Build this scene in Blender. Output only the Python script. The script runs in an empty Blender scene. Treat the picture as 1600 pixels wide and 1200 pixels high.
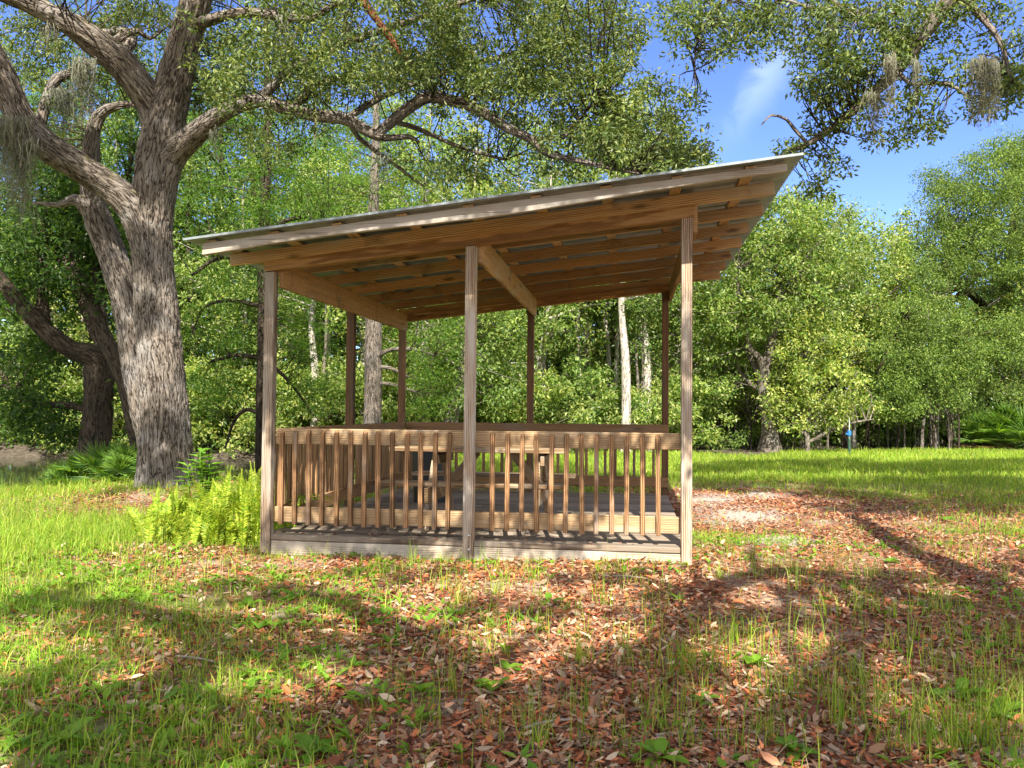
import bpy, math, random
import numpy as np
from mathutils import Matrix, Vector

RNG = np.random.default_rng(7)
random.seed(7)
scene = bpy.context.scene
COL = scene.collection
PI = math.pi

# ------------------------------------------------------------------ camera, sky, sun, exposure
F_PX, PITCH, ROLL, CAM_H = 1268.2, 0.0311, 0.0087, 1.30     # focal length in 1600-px photo pixels
cd = bpy.data.cameras.new("camera")
cam = bpy.data.objects.new("camera", cd)
COL.objects.link(cam)
cd.sensor_fit = 'HORIZONTAL'
cd.sensor_width = 36.0
cd.lens = 36.0 * F_PX / 1600.0
cd.clip_start, cd.clip_end = 0.05, 2000
cam.matrix_world = (Matrix.Translation((0, 0, CAM_H)) @ Matrix.Rotation(PI / 2 + PITCH, 4, 'X')
                    @ Matrix.Rotation(ROLL, 4, 'Z'))
scene.camera = cam

SUN_EL, SUN_TRAVEL = math.radians(45.0), math.radians(-2.0)   # light travels away from the camera (+Y), veering by this angle
SUN_STRENGTH, SKY_STRENGTH, EXPOSURE = 5.0, 0.15, 1.52
sd = bpy.data.lights.new("sun", 'SUN')
sd.energy, sd.angle, sd.color = SUN_STRENGTH, math.radians(0.5), (1.0, 0.93, 0.82)
sun = bpy.data.objects.new("sun", sd)
COL.objects.link(sun)
SUN_DIR = Vector((math.sin(SUN_TRAVEL) * math.cos(SUN_EL), math.cos(SUN_TRAVEL) * math.cos(SUN_EL), -math.sin(SUN_EL)))
sun.rotation_euler = SUN_DIR.to_track_quat('-Z', 'Y').to_euler()

w = bpy.data.worlds.new("World")
scene.world = w
w.use_nodes = True
nt = w.node_tree
nt.nodes.clear()
wo = nt.nodes.new("ShaderNodeOutputWorld")
bg = nt.nodes.new("ShaderNodeBackground")
sky = nt.nodes.new("ShaderNodeTexSky")
sky.sky_type = 'NISHITA'
sky.sun_disc = False
sky.sun_elevation = SUN_EL
sky.sun_rotation = math.radians(180.0) + SUN_TRAVEL
sky.altitude = 1500
sky.air_density, sky.dust_density, sky.ozone_density = 1.0, 0.0, 4.0
bg.inputs[1].default_value = SKY_STRENGTH
hs = nt.nodes.new("ShaderNodeHueSaturation")
hs.inputs['Hue'].default_value = 0.517
hs.inputs['Saturation'].default_value, hs.inputs['Value'].default_value = 1.12, 0.72
nt.links.new(sky.outputs[0], hs.inputs['Color'])
# one thin wisp of cloud in the open patch of sky
tc = nt.nodes.new("ShaderNodeTexCoord")
def wmath(op, x, y=None, z=None):
    n_ = nt.nodes.new("ShaderNodeMath"); n_.operation = op
    for i_, v_ in enumerate((x, y, z)):
        if v_ is None: continue
        if hasattr(v_, 'is_linked'): nt.links.new(v_, n_.inputs[i_])
        else: n_.inputs[i_].default_value = v_
    return n_.outputs[0]
def wdot(vec):
    n_ = nt.nodes.new("ShaderNodeVectorMath"); n_.operation = 'DOT_PRODUCT'
    nt.links.new(tc.outputs['Generated'], n_.inputs[0]); n_.inputs[1].default_value = vec
    return n_.outputs['Value']
wc = Vector((0.318, 1.0, 0.415)).normalized()
along = Vector((0.55, -0.45, 0.83)); along = (along - wc * along.dot(wc)).normalized()
acr = wc.cross(along)
cn = nt.nodes.new("ShaderNodeTexNoise")
cn.inputs['Scale'].default_value = 26.0
cn.inputs['Detail'].default_value = 6
cn.inputs['Distortion'].default_value = 0.6
nt.links.new(tc.outputs['Generated'], cn.inputs['Vector'])
g1 = wmath('POWER', wmath('DIVIDE', wdot(along), 0.060), 2.0)
g2 = wmath('POWER', wmath('DIVIDE', wmath('ADD', wdot(acr), wmath('MULTIPLY', wmath('SUBTRACT', cn.outputs['Fac'], 0.5), 0.05)), 0.016), 2.0)
env = wmath('POWER', 2.718, wmath('MULTIPLY', wmath('ADD', g1, g2), -1.0))
front = wmath('GREATER_THAN', wdot(wc), 0.5)
mx = nt.nodes.new("ShaderNodeMixRGB")
mx.inputs[2].default_value = (3.4, 4.0, 4.8, 1)
nt.links.new(wmath('MULTIPLY', wmath('MULTIPLY', env, front), wmath('MULTIPLY', cn.outputs['Fac'], 0.42)), mx.inputs[0])
nt.links.new(hs.outputs[0], mx.inputs[1])
# unseen white cloud, added overhead and behind the camera as neutral fill light
fill_cloud = nt.nodes.new("ShaderNodeTexNoise")
fill_cloud.inputs['Scale'].default_value = 2.6
fill_cloud.inputs['Detail'].default_value = 7
nt.links.new(tc.outputs['Generated'], fill_cloud.inputs['Vector'])
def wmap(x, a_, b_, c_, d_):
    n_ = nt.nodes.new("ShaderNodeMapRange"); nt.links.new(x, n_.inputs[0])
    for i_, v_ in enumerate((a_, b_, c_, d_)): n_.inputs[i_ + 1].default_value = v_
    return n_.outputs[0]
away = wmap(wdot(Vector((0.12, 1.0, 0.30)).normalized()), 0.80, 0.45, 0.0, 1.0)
cover = wmath('MULTIPLY', wmap(fill_cloud.outputs['Fac'], 0.40, 0.56, 0.0, 0.95), away)
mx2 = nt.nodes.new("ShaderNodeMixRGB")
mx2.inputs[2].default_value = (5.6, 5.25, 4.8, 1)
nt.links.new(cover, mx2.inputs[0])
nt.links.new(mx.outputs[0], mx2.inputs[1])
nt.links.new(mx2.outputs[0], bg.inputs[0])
nt.links.new(bg.outputs[0], wo.inputs[0])

vs = scene.view_settings
vs.view_transform = 'Standard'
vs.look = 'None'
vs.exposure = EXPOSURE
vs.gamma = 1.0
cy = scene.cycles
cy.max_bounces, cy.diffuse_bounces, cy.glossy_bounces = 6, 4, 2
cy.transmission_bounces, cy.transparent_max_bounces = 4, 4
cy.use_adaptive_sampling = True
cy.adaptive_threshold = 0.015
cy.use_denoising = True
cy.sample_clamp_indirect = 8.0
cy.caustics_reflective = cy.caustics_refractive = False

# ------------------------------------------------------------------ helpers
def ray(px, py):
    """direction (with y = 1) through a photo pixel"""
    c, s = math.cos(ROLL), math.sin(ROLL)
    u, v = px - 800.0, py - 600.0
    X, Y = u * c + v * s, -u * s + v * c
    X, Y = X / F_PX, -Y / F_PX
    cp, sp = math.cos(PITCH), math.sin(PITCH)
    y, z = cp - Y * sp, sp + Y * cp
    return X / y, z / y

def at(px, py, Y):
    x, z = ray(px, py)
    return np.array([x * Y, Y, CAM_H + z * Y])

def to_px(P):
    P = np.asarray(P, float)
    x, y, z = P[..., 0], P[..., 1], P[..., 2] - CAM_H
    cp, sp = math.cos(PITCH), math.sin(PITCH)
    d = np.maximum(y * cp + z * sp, 1e-3)
    u = -y * sp + z * cp
    X, Yd = F_PX * x / d, -F_PX * u / d
    c, s = math.cos(ROLL), math.sin(ROLL)
    return 800 + X * c - Yd * s, 600 + X * s + Yd * c

tan_e = math.tan(SUN_EL)
def lift(px, py, h):
    """a point h metres up whose shadow falls on the ground seen at this photo pixel"""
    x, z = ray(px, py)
    Y = -CAM_H / z
    return np.array([x * Y - math.sin(SUN_TRAVEL) * h / tan_e, Y - math.cos(SUN_TRAVEL) * h / tan_e, h])
def toward_sun(P, h):
    """a point h metres above P on the ray to the sun"""
    return np.array([P[0] - math.sin(SUN_TRAVEL) * h / tan_e, P[1] - math.cos(SUN_TRAVEL) * h / tan_e, P[2] + h])

def _hash(ix, iy, iz):
    h = (ix.astype(np.int64) * 374761393 + iy.astype(np.int64) * 668265263 + iz.astype(np.int64) * 2147483647 // 3) & 0x7fffffff
    h = ((h ^ (h >> 13)) * 1274126177) & 0x7fffffff
    return ((h ^ (h >> 16)) & 0xffff) / 65535.0

def noise(P):
    """value noise, 0..1, P (N,3)"""
    P = np.asarray(P, float)
    i = np.floor(P).astype(np.int64)
    f = P - i
    f = f * f * (3 - 2 * f)
    r = 0
    for dx in (0, 1):
        for dy in (0, 1):
            for dz in (0, 1):
                wgt = (f[:, 0] if dx else 1 - f[:, 0]) * (f[:, 1] if dy else 1 - f[:, 1]) * (f[:, 2] if dz else 1 - f[:, 2])
                r = r + wgt * _hash(i[:, 0] + dx, i[:, 1] + dy, i[:, 2] + dz)
    return r

def noise2(x, y, s, seed=0):
    return noise(np.stack([x / s, y / s, np.full_like(x, seed + 0.5)], -1))

class MB:
    """collects geometry, with a vec3 attribute 'gr' (grain / bark space) and a float 'tone'"""
    def __init__(self):
        self.v, self.q, self.t, self.g, self.n, self.tn = [], [], [], [], 0, []
    def add(self, v, q=None, t=None, g=None, tone=1.0):
        v = np.asarray(v, float).reshape(-1, 3)
        if q is not None and len(q): self.q.append(np.asarray(q, np.int64).reshape(-1, 4) + self.n)
        if t is not None and len(t): self.t.append(np.asarray(t, np.int64).reshape(-1, 3) + self.n)
        self.v.append(v)
        self.g.append(v if g is None else np.asarray(g, float).reshape(-1, 3))
        self.tn.append(np.broadcast_to(np.asarray(tone, float), (len(v),)))
        self.n += len(v)
        return self
    def build(self, name, mat, parent=None, smooth=False, loc=None):
        me = bpy.data.meshes.new(name)
        v = np.concatenate(self.v) if self.v else np.zeros((0, 3))
        q = np.concatenate(self.q) if self.q else np.zeros((0, 4), np.int64)
        t = np.concatenate(self.t) if self.t else np.zeros((0, 3), np.int64)
        if loc is not None: v = v - np.asarray(loc)
        me.vertices.add(len(v))
        me.vertices.foreach_set("co", v.astype(np.float32).ravel())
        nl = q.size + t.size
        me.loops.add(nl)
        me.loops.foreach_set("vertex_index", np.concatenate([q.ravel(), t.ravel()]).astype(np.int32))
        npoly = len(q) + len(t)
        me.polygons.add(npoly)
        st = np.concatenate([np.arange(len(q)) * 4, q.size + np.arange(len(t)) * 3]).astype(np.int32)
        me.polygons.foreach_set("loop_start", st)
        me.polygons.foreach_set("use_smooth", np.full(npoly, smooth))
        a = me.attributes.new("gr", 'FLOAT_VECTOR', 'POINT')
        a.data.foreach_set("vector", np.concatenate(self.g).astype(np.float32).ravel())
        b = me.attributes.new("tone", 'FLOAT', 'POINT')
        b.data.foreach_set("value", np.concatenate(self.tn).astype(np.float32))
        me.update(calc_edges=True)
        me.validate()
        o = bpy.data.objects.new(name, me)
        COL.objects.link(o)
        if mat: me.materials.append(mat)
        if loc is not None: o.location = loc
        if parent is not None: o.parent = parent
        return o

def tag(o, label=None, cat=None, group=None, kind=None):
    if label: o['label'] = label
    if cat: o['category'] = cat
    if group: o['group'] = group
    if kind: o['kind'] = kind
    return o

def empty(name, loc=(0, 0, 0), rz=0.0, parent=None):
    o = bpy.data.objects.new(name, None)
    o.location = loc
    o.rotation_euler = (0, 0, rz)
    o.empty_display_size = 0.1
    COL.objects.link(o)
    if parent is not None: o.parent = parent
    return o

def copy_tree(o, parent=None):
    c = o.copy()
    COL.objects.link(c)
    if parent is not None: c.parent = parent
    for ch in list(o.children): copy_tree(ch, c)
    return c

# a chamfered box: 24 vertices
_sg = np.array([[sx, sy, sz] for sx in (-1, 1) for sy in (-1, 1) for sz in (-1, 1)], float)
def _cbox_topo():
    idx = lambda c, a: c * 3 + a
    cid = {tuple(s): i for i, s in enumerate(_sg.astype(int).tolist())}
    quads, tris = [], []
    for a in range(3):
        b, c = (a + 1) % 3, (a + 2) % 3
        for s in (-1, 1):
            f = []
            for sb, sc in ((-1, -1), (1, -1), (1, 1), (-1, 1)):
                k = [0, 0, 0]; k[a] = s; k[b] = sb; k[c] = sc
                f.append(idx(cid[tuple(k)], a))
            quads.append(f if s > 0 else f[::-1])
        for sb in (-1, 1):
            for sc in (-1, 1):
                k0 = [0, 0, 0]; k0[a] = -1; k0[b] = sb; k0[c] = sc
                k1 = list(k0); k1[a] = 1
                f = [idx(cid[tuple(k0)], b), idx(cid[tuple(k1)], b), idx(cid[tuple(k1)], c), idx(cid[tuple(k0)], c)]
                quads.append(f if sb * sc > 0 else f[::-1])
    for c, s in enumerate(_sg):
        f = [idx(c, 0), idx(c, 1), idx(c, 2)]
        tris.append(f if s.prod() > 0 else f[::-1])
    return np.array(quads), np.array(tris)
CQ, CT = _cbox_topo()

def box(mb, c, size, axes=None, ch=0.003, tone=None, shear=None):
    """chamfered board; c centre, size along axes (columns of 3x3)"""
    c, h = np.asarray(c, float), np.asarray(size, float) / 2
    v = np.zeros((24, 3))
    for i, s in enumerate(_sg):
        for a in range(3):
            p = s * (h - ch)
            p[a] = s[a] * h[a]
            v[i * 3 + a] = p
    if shear is not None: v = shear(v)
    order = np.argsort(-h)
    off = RNG.uniform(-50, 50, 3)
    g = v[:, order] + off
    if axes is not None: v = v @ np.asarray(axes, float).T
    mb.add(v + c, CQ, CT, g, RNG.uniform(0.72, 1.22) if tone is None else tone)

def beam(mb, a, b, wdt, hgt, up=(0, 0, 1), ch=0.003, tone=None):
    """board from a to b, hgt along up, wdt across"""
    a, b = np.asarray(a, float), np.asarray(b, float)
    d = b - a
    L = np.linalg.norm(d)
    d = d / L
    x = np.cross(np.asarray(up, float), d); x /= np.linalg.norm(x)
    z = np.cross(d, x)
    box(mb, (a + b) / 2, (L, wdt, hgt), np.stack([d, x, z], 1), ch, tone)

def resample(pts, rad, step):
    pts, rad = np.asarray(pts, float), np.asarray(rad, float)
    P = np.vstack([2 * pts[0] - pts[1], pts, 2 * pts[-1] - pts[-2]])
    out, ro = [], []
    for i in range(len(pts) - 1):
        p0, p1, p2, p3 = P[i], P[i + 1], P[i + 2], P[i + 3]
        n = max(2, int(np.linalg.norm(p2 - p1) / step))
        t = np.linspace(0, 1, n, endpoint=False)[:, None]
        out.append(0.5 * ((2 * p1) + (-p0 + p2) * t + (2 * p0 - 5 * p1 + 4 * p2 - p3) * t ** 2 + (-p0 + 3 * p1 - 3 * p2 + p3) * t ** 3))
        ro.append(rad[i] + (rad[i + 1] - rad[i]) * t[:, 0])
    out.append(pts[-1:]); ro.append(rad[-1:])
    return np.vstack(out), np.concatenate(ro)

def tube(mb, pts, rad, seg=10, step=0.15, ridge=0.0, lump=0.0, flare=0.0, tone=1.0):
    p, r = resample(pts, rad, step)
    d = np.gradient(p, axis=0)
    d /= np.linalg.norm(d, axis=1)[:, None] + 1e-9
    n0 = np.cross(d[0], (0.3, 1, 0.2)); n0 /= np.linalg.norm(n0)
    N = [n0]
    for i in range(1, len(p)):
        n = N[-1] - d[i] * (N[-1] @ d[i])
        N.append(n / (np.linalg.norm(n) + 1e-9))
    N = np.array(N); B = np.cross(d, N)
    L = np.concatenate([[0], np.cumsum(np.linalg.norm(np.diff(p, axis=0), axis=1))])
    th = np.arange(seg) / seg * 2 * PI
    C, S = np.cos(th), np.sin(th)
    off = RNG.uniform(-40, 40, 3)
    G = np.stack([np.outer(r, C), np.outer(r, S), np.repeat(L[:, None], seg, 1)], -1) + off
    R = np.repeat(r[:, None], seg, 1)
    if flare:
        lobes = 1 + 0.35 * np.cos(5 * th + 1.0) + 0.2 * np.cos(3 * th)
        R = R * (1 + flare * np.exp(-L / 0.35)[:, None] * lobes[None, :])
    if lump:
        R = R * (1 + lump * (noise(G.reshape(-1, 3) * np.array([2.2, 2.2, 1.1])).reshape(R.shape) - 0.5) * 2)
    if ridge:
        gq = G.reshape(-1, 3)
        wob = noise(gq * np.array([5, 5, 5.0])) * 0.8
        k = noise(gq * np.array([30, 30, 5.5]) + wob[:, None] * 2.2)
        R = R + ridge * (np.abs(k.reshape(R.shape) - 0.5) * 2 - 0.5)
    V = p[:, None, :] + N[:, None, :] * (R * C)[..., None] + B[:, None, :] * (R * S)[..., None]
    n = len(p)
    i, j = np.meshgrid(np.arange(n - 1), np.arange(seg), indexing='ij')
    j2 = (j + 1) % seg
    q = np.stack([i * seg + j, i * seg + j2, (i + 1) * seg + j2, (i + 1) * seg + j], -1).reshape(-1, 4)
    tip = p[-1] + d[-1] * r[-1] * 0.5
    V = np.vstack([V.reshape(-1, 3), tip])
    Gf = np.vstack([G.reshape(-1, 3), G[-1, 0]])
    base = (n - 1) * seg
    t = np.array([[base + k, base + (k + 1) % seg, n * seg] for k in range(seg)])
    mb.add(V, q, t, Gf, tone)
    return p, r

def unit(a): return a / (np.linalg.norm(a, axis=-1, keepdims=True) + 1e-9)

def leaves(mb, P, D, Nn, L, W, fold=0.2, tone=1.0):
    """rhombic folded leaves: base P, direction D, normal Nn, length L, width W (arrays)"""
    m = len(P)
    L = np.broadcast_to(L, (m,))[:, None]; W = np.broadcast_to(W, (m,))[:, None]
    S = unit(np.cross(D, Nn)); Nn = np.cross(S, D)
    mid = P + D * L * 0.45
    v = np.stack([P, mid + S * W / 2 + Nn * W * fold, P + D * L - Nn * L * 0.08, mid - S * W / 2 + Nn * W * fold], 1).reshape(-1, 3)
    k = np.arange(m)[:, None] * 4
    t = np.concatenate([k + np.array([0, 1, 2]), k + np.array([0, 2, 3])], 0)
    tn = np.repeat(np.broadcast_to(tone, (m,)), 4)
    mb.add(v, None, t, None, tn)

def cloud(mb, C, R, n, L, W, up=0.6, droop=0.15, flat=0.75, lv=0.35, tone=None):
    """clumps of leaves round the centres C"""
    C = np.asarray(C, float).reshape(-1, 3)
    R = np.broadcast_to(R, (len(C),))
    o = RNG.normal(0, 1, (len(C), n, 3))
    o = o / (np.linalg.norm(o, axis=-1, keepdims=True) + 1e-6) * RNG.uniform(0, 1, (len(C), n, 1)) ** 0.5
    o[..., 2] *= flat
    P = (C[:, None, :] + o * R[:, None, None]).reshape(-1, 3)
    D = unit(unit(o.reshape(-1, 3)) * 0.5 + RNG.normal(0, 0.6, P.shape) + np.array([0, 0, -droop]))
    Nn = unit(RNG.normal(0, 0.6, P.shape) + np.array([0, 0, up]))
    m = len(P)
    s = RNG.uniform(1 - lv, 1 + lv, m)
    tn = np.repeat(RNG.uniform(0.75, 1.2, len(C)), n) if tone is None else tone
    leaves(mb, P, D, Nn, L * s, W * s, tone=tn)

def leaves6(mb, P, D, Nn, L, W, fold=0.2, tone=1.0):
    m = len(P)
    col = lambda v: np.broadcast_to(np.asarray(v, float).reshape(-1) if np.ndim(v) else v, (m,))[:, None]
    L, W, fold = col(L), col(W), col(fold)
    S = unit(np.cross(D, Nn)); Nn = np.cross(S, D)
    curl = RNG.uniform(-0.15, 0.3, (m, 1))
    pt = lambda u, s_: P + D * L * u + S * W * s_ + Nn * (W * fold * abs(s_) + L * curl * (u - 0.5) ** 2 * 2)
    v = np.stack([pt(0, 0), pt(.28, .44), pt(.68, .42), pt(1, 0), pt(.68, -.42), pt(.28, -.44)], 1).reshape(-1, 3)
    k = np.arange(m)[:, None] * 6
    q_ = np.concatenate([k + np.array([0, 1, 2, 3]), k + np.array([0, 3, 4, 5])], 0)
    mb.add(v, q_, None, None, np.repeat(np.broadcast_to(tone, (m,)), 6))

# ------------------------------------------------------------------ materials
def nodes(name):
    m = bpy.data.materials.new(name)
    m.use_nodes = True
    t = m.node_tree
    b = t.nodes["Principled BSDF"]
    return m, t, b
def N(t, kind, **kw):
    n = t.nodes.new(kind)
    for k, v in kw.items():
        if k in n.inputs.keys() if isinstance(k, str) else False: n.inputs[k].default_value = v
        else: setattr(n, k, v)
    return n
def ramp(t, stops, src=None):
    r = t.nodes.new("ShaderNodeValToRGB")
    e = r.color_ramp.elements
    while len(e) < len(stops): e.new(0.5)
    for k, (p, c) in enumerate(stops):
        e[k].position = p
        e[k].color = tuple(c) + (1,) if len(c) == 3 else c
    if src is not None: t.links.new(src, r.inputs[0])
    return r
def scaled(t, src, s):
    m = t.nodes.new("ShaderNodeVectorMath"); m.operation = 'MULTIPLY'
    m.inputs[1].default_value = s
    t.links.new(src, m.inputs[0])
    return m.outputs[0]
def mixc(t, fac, a, b, mode='MIX'):
    m = t.nodes.new("ShaderNodeMixRGB"); m.blend_type = mode
    for i, x in ((0, fac), (1, a), (2, b)):
        if hasattr(x, 'links') or hasattr(x, 'is_linked'): t.links.new(x, m.inputs[i])
        else: m.inputs[i].default_value = x if i == 0 else (tuple(x) + (1,))
    return m.outputs[0]
def mathn(t, op, a, b=None):
    m = t.nodes.new("ShaderNodeMath"); m.operation = op
    for i, x in ((0, a), (1, b)):
        if x is None: continue
        if hasattr(x, 'is_linked'): t.links.new(x, m.inputs[i])
        else: m.inputs[i].default_value = x
    return m.outputs[0]

def wood(name, light, dark, grey=None, greyness=0.0, knot=0.6, check=0.5, rough=0.75, mildew=0.0):
    m, t, b = nodes(name)
    at_ = N(t, "ShaderNodeAttribute", attribute_name="gr").outputs['Vector']
    tone = N(t, "ShaderNodeAttribute", attribute_name="tone").outputs['Fac']
    n1 = N(t, "ShaderNodeTexNoise"); n1.inputs['Scale'].default_value = 1; n1.inputs['Detail'].default_value = 4; n1.inputs['Distortion'].default_value = 0.8
    t.links.new(scaled(t, at_, (1.1, 22, 22)), n1.inputs['Vector'])
    wv = N(t, "ShaderNodeTexWave"); wv.bands_direction = 'Y'
    wv.inputs['Scale'].default_value = 6; wv.inputs['Distortion'].default_value = 7; wv.inputs['Detail'].default_value = 3; wv.inputs['Detail Scale'].default_value = 0.7
    t.links.new(scaled(t, at_, (0.45, 3.6, 3.6)), wv.inputs['Vector'])
    fi = N(t, "ShaderNodeTexNoise"); fi.inputs['Scale'].default_value = 1; fi.inputs['Detail'].default_value = 3
    t.links.new(scaled(t, at_, (5, 190, 190)), fi.inputs['Vector'])
    f = mathn(t, 'ADD', mathn(t, 'MULTIPLY', n1.outputs['Fac'], 0.55), mathn(t, 'MULTIPLY', wv.outputs['Fac'], 0.45))
    c = ramp(t, [(0.30, tuple(x * 0.8 for x in dark)), (0.44, dark), (0.52, tuple(0.5 * (x + y) for x, y in zip(light, dark))), (0.64, light)], f).outputs[0]
    c = mixc(t, 0.5, c, ramp(t, [(0.3, (0.55, 0.5, 0.45)), (0.6, (1.05, 1.05, 1.05))], fi.outputs['Fac']).outputs[0], 'MULTIPLY')
    if grey:
        g1 = N(t, "ShaderNodeTexNoise"); g1.inputs['Scale'].default_value = 1; g1.inputs['Detail'].default_value = 5
        t.links.new(scaled(t, at_, (1.6, 9, 9)), g1.inputs['Vector'])
        gm = ramp(t, [(max(0.0, 0.62 - greyness * 0.45), (0, 0, 0)), (min(1.0, 0.85 - greyness * 0.4), (1, 1, 1))], g1.outputs['Fac']).outputs[0]
        c = mixc(t, gm, c, grey)
    vo = N(t, "ShaderNodeTexVoronoi"); vo.inputs['Scale'].default_value = 1
    t.links.new(scaled(t, at_, (2.0, 7.0, 7.0)), vo.inputs['Vector'])
    kn = ramp(t, [(0.06, (knot, knot, knot)), (0.20, (0, 0, 0))], vo.outputs['Distance']).outputs[0]
    c = mixc(t, kn, c, tuple(x * 0.28 for x in dark))
    ck = N(t, "ShaderNodeTexNoise"); ck.inputs['Scale'].default_value = 1; ck.inputs['Detail'].default_value = 2
    t.links.new(scaled(t, at_, (1.3, 55, 55)), ck.inputs['Vector'])
    cm = ramp(t, [(0.27, (check,) * 3), (0.33, (0, 0, 0))], ck.outputs['Fac']).outputs[0]
    c = mixc(t, cm, c, tuple(x * 0.2 for x in dark))
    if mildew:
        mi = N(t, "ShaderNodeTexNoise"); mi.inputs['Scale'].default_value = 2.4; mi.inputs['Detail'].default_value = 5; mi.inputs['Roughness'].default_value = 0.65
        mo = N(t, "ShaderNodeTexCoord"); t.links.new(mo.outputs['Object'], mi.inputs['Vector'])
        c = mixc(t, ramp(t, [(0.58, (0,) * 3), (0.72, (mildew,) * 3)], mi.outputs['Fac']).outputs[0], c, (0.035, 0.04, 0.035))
    tm = N(t, "ShaderNodeCombineXYZ")
    for k in range(3): t.links.new(tone, tm.inputs[k])
    c = mixc(t, 1.0, c, tm.outputs[0], 'MULTIPLY')
    t.links.new(c, b.inputs['Base Color'])
    b.inputs['Roughness'].default_value = rough
    b.inputs['Specular IOR Level'].default_value = 0.25
    bp = N(t, "ShaderNodeBump"); bp.inputs['Strength'].default_value = 0.5; bp.inputs['Distance'].default_value = 0.004
    h = mathn(t, 'SUBTRACT', mathn(t, 'ADD', fi.outputs['Fac'], n1.outputs['Fac']), mathn(t, 'MULTIPLY', cm, 2.0))
    t.links.new(h, bp.inputs['Height'])
    t.links.new(bp.outputs[0], b.inputs['Normal'])
    return m

def leaf_mat(name, cols, trans=0.35, tcol=(1.25, 1.2, 0.5), rough=0.5, spec=0.3):
    m, t, b = nodes(name)
    geo = N(t, "ShaderNodeNewGeometry")
    tone = N(t, "ShaderNodeAttribute", attribute_name="tone").outputs['Fac']
    k = len(cols)
    c = ramp(t, [(i / (k - 1), cc) for i, cc in enumerate(cols)], geo.outputs['Random Per Island']).outputs[0]
    tm = N(t, "ShaderNodeCombineXYZ")
    for i in range(3): t.links.new(tone, tm.inputs[i])
    c = mixc(t, 1.0, c, tm.outputs[0], 'MULTIPLY')
    oi = N(t, "ShaderNodeObjectInfo")
    c = mixc(t, 1.0, c, ramp(t, [(0, (0.78, 0.86, 0.8)), (1, (1.2, 1.12, 1.0))], oi.outputs['Random']).outputs[0], 'MULTIPLY')
    t.links.new(c, b.inputs['Base Color'])
    b.inputs['Roughness'].default_value = rough
    b.inputs['Specular IOR Level'].default_value = spec
    tr = N(t, "ShaderNodeBsdfTranslucent")
    t.links.new(mixc(t, 1.0, c, tcol, 'MULTIPLY'), tr.inputs['Color'])
    ms = N(t, "ShaderNodeMixShader"); ms.inputs[0].default_value = trans
    t.links.new(b.outputs[0], ms.inputs[1]); t.links.new(tr.outputs[0], ms.inputs[2])
    t.links.new(ms.outputs[0], t.nodes["Material Output"].inputs[0])
    return m

def bark_mat(name, light, dark, scale=1.0, pale=None, paleness=0.4, moss=None, bump=1.0):
    m, t, b = nodes(name)
    a = N(t, "ShaderNodeAttribute", attribute_name="gr").outputs['Vector']
    def rn(sx, sz, det, dist):
        n_ = N(t, "ShaderNodeTexNoise"); n_.inputs['Scale'].default_value = 1; n_.inputs['Detail'].default_value = det; n_.inputs['Distortion'].default_value = dist
        t.links.new(scaled(t, a, (sx * scale, sx * scale, sz * scale)), n_.inputs['Vector'])
        return n_.outputs['Fac']
    def ridge_(f, wdt):
        return ramp(t, [(0.0, (0, 0, 0)), (wdt, (1, 1, 1))], mathn(t, 'ABSOLUTE', mathn(t, 'SUBTRACT', f, 0.5))).outputs[0]
    r1 = ridge_(rn(17, 2.7, 2, 0.8), 0.10)
    r2 = ridge_(rn(32, 6.0, 2, 0.6), 0.08)
    fine = rn(60, 24, 4, 0)
    h = mathn(t, 'ADD', mathn(t, 'ADD', mathn(t, 'MULTIPLY', r1, 0.65), mathn(t, 'MULTIPLY', r2, 0.35)), mathn(t, 'MULTIPLY', fine, 0.7))
    c = ramp(t, [(0.22, tuple(x * 0.55 for x in dark)), (0.45, dark), (0.72, light), (1.0, tuple(min(1, x * 1.3) for x in light))], mathn(t, 'MULTIPLY', h, 1 / 1.35)).outputs[0]
    if pale:
        p = N(t, "ShaderNodeTexNoise"); p.inputs['Scale'].default_value = 2.2; p.inputs['Detail'].default_value = 6; p.inputs['Roughness'].default_value = 0.65
        t.links.new(a, p.inputs['Vector'])
        pm = ramp(t, [(0.68 - paleness * 0.4, (0, 0, 0)), (0.85 - paleness * 0.3, (0.75, 0.75, 0.75))], p.outputs['Fac']).outputs[0]
        pm = mixc(t, 1.0, pm, ramp(t, [(0.35, (0.05,) * 3), (0.75, (0.9,) * 3)], mathn(t, 'MULTIPLY', h, 0.72)).outputs[0], 'MULTIPLY')
        c = mixc(t, pm, c, pale)
    if moss:
        geo = N(t, "ShaderNodeNewGeometry")
        sp = N(t, "ShaderNodeSeparateXYZ"); t.links.new(geo.outputs['Normal'], sp.inputs[0])
        q = N(t, "ShaderNodeTexNoise"); q.inputs['Scale'].default_value = 7; q.inputs['Detail'].default_value = 5
        t.links.new(a, q.inputs['Vector'])
        mm = ramp(t, [(0.75, (0, 0, 0)), (1.05, (0.8,) * 3)], mathn(t, 'ADD', q.outputs['Fac'], mathn(t, 'MULTIPLY', sp.outputs[2], 0.4))).outputs[0]
        c = mixc(t, mm, c, moss)
    t.links.new(c, b.inputs['Base Color'])
    b.inputs['Roughness'].default_value = 0.9
    b.inputs['Specular IOR Level'].default_value = 0.15
    bp = N(t, "ShaderNodeBump"); bp.inputs['Strength'].default_value = min(1.0, bump); bp.inputs['Distance'].default_value = 0.02 / scale
    t.links.new(h, bp.inputs['Height']); t.links.new(bp.outputs[0], b.inputs['Normal'])
    return m

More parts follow.
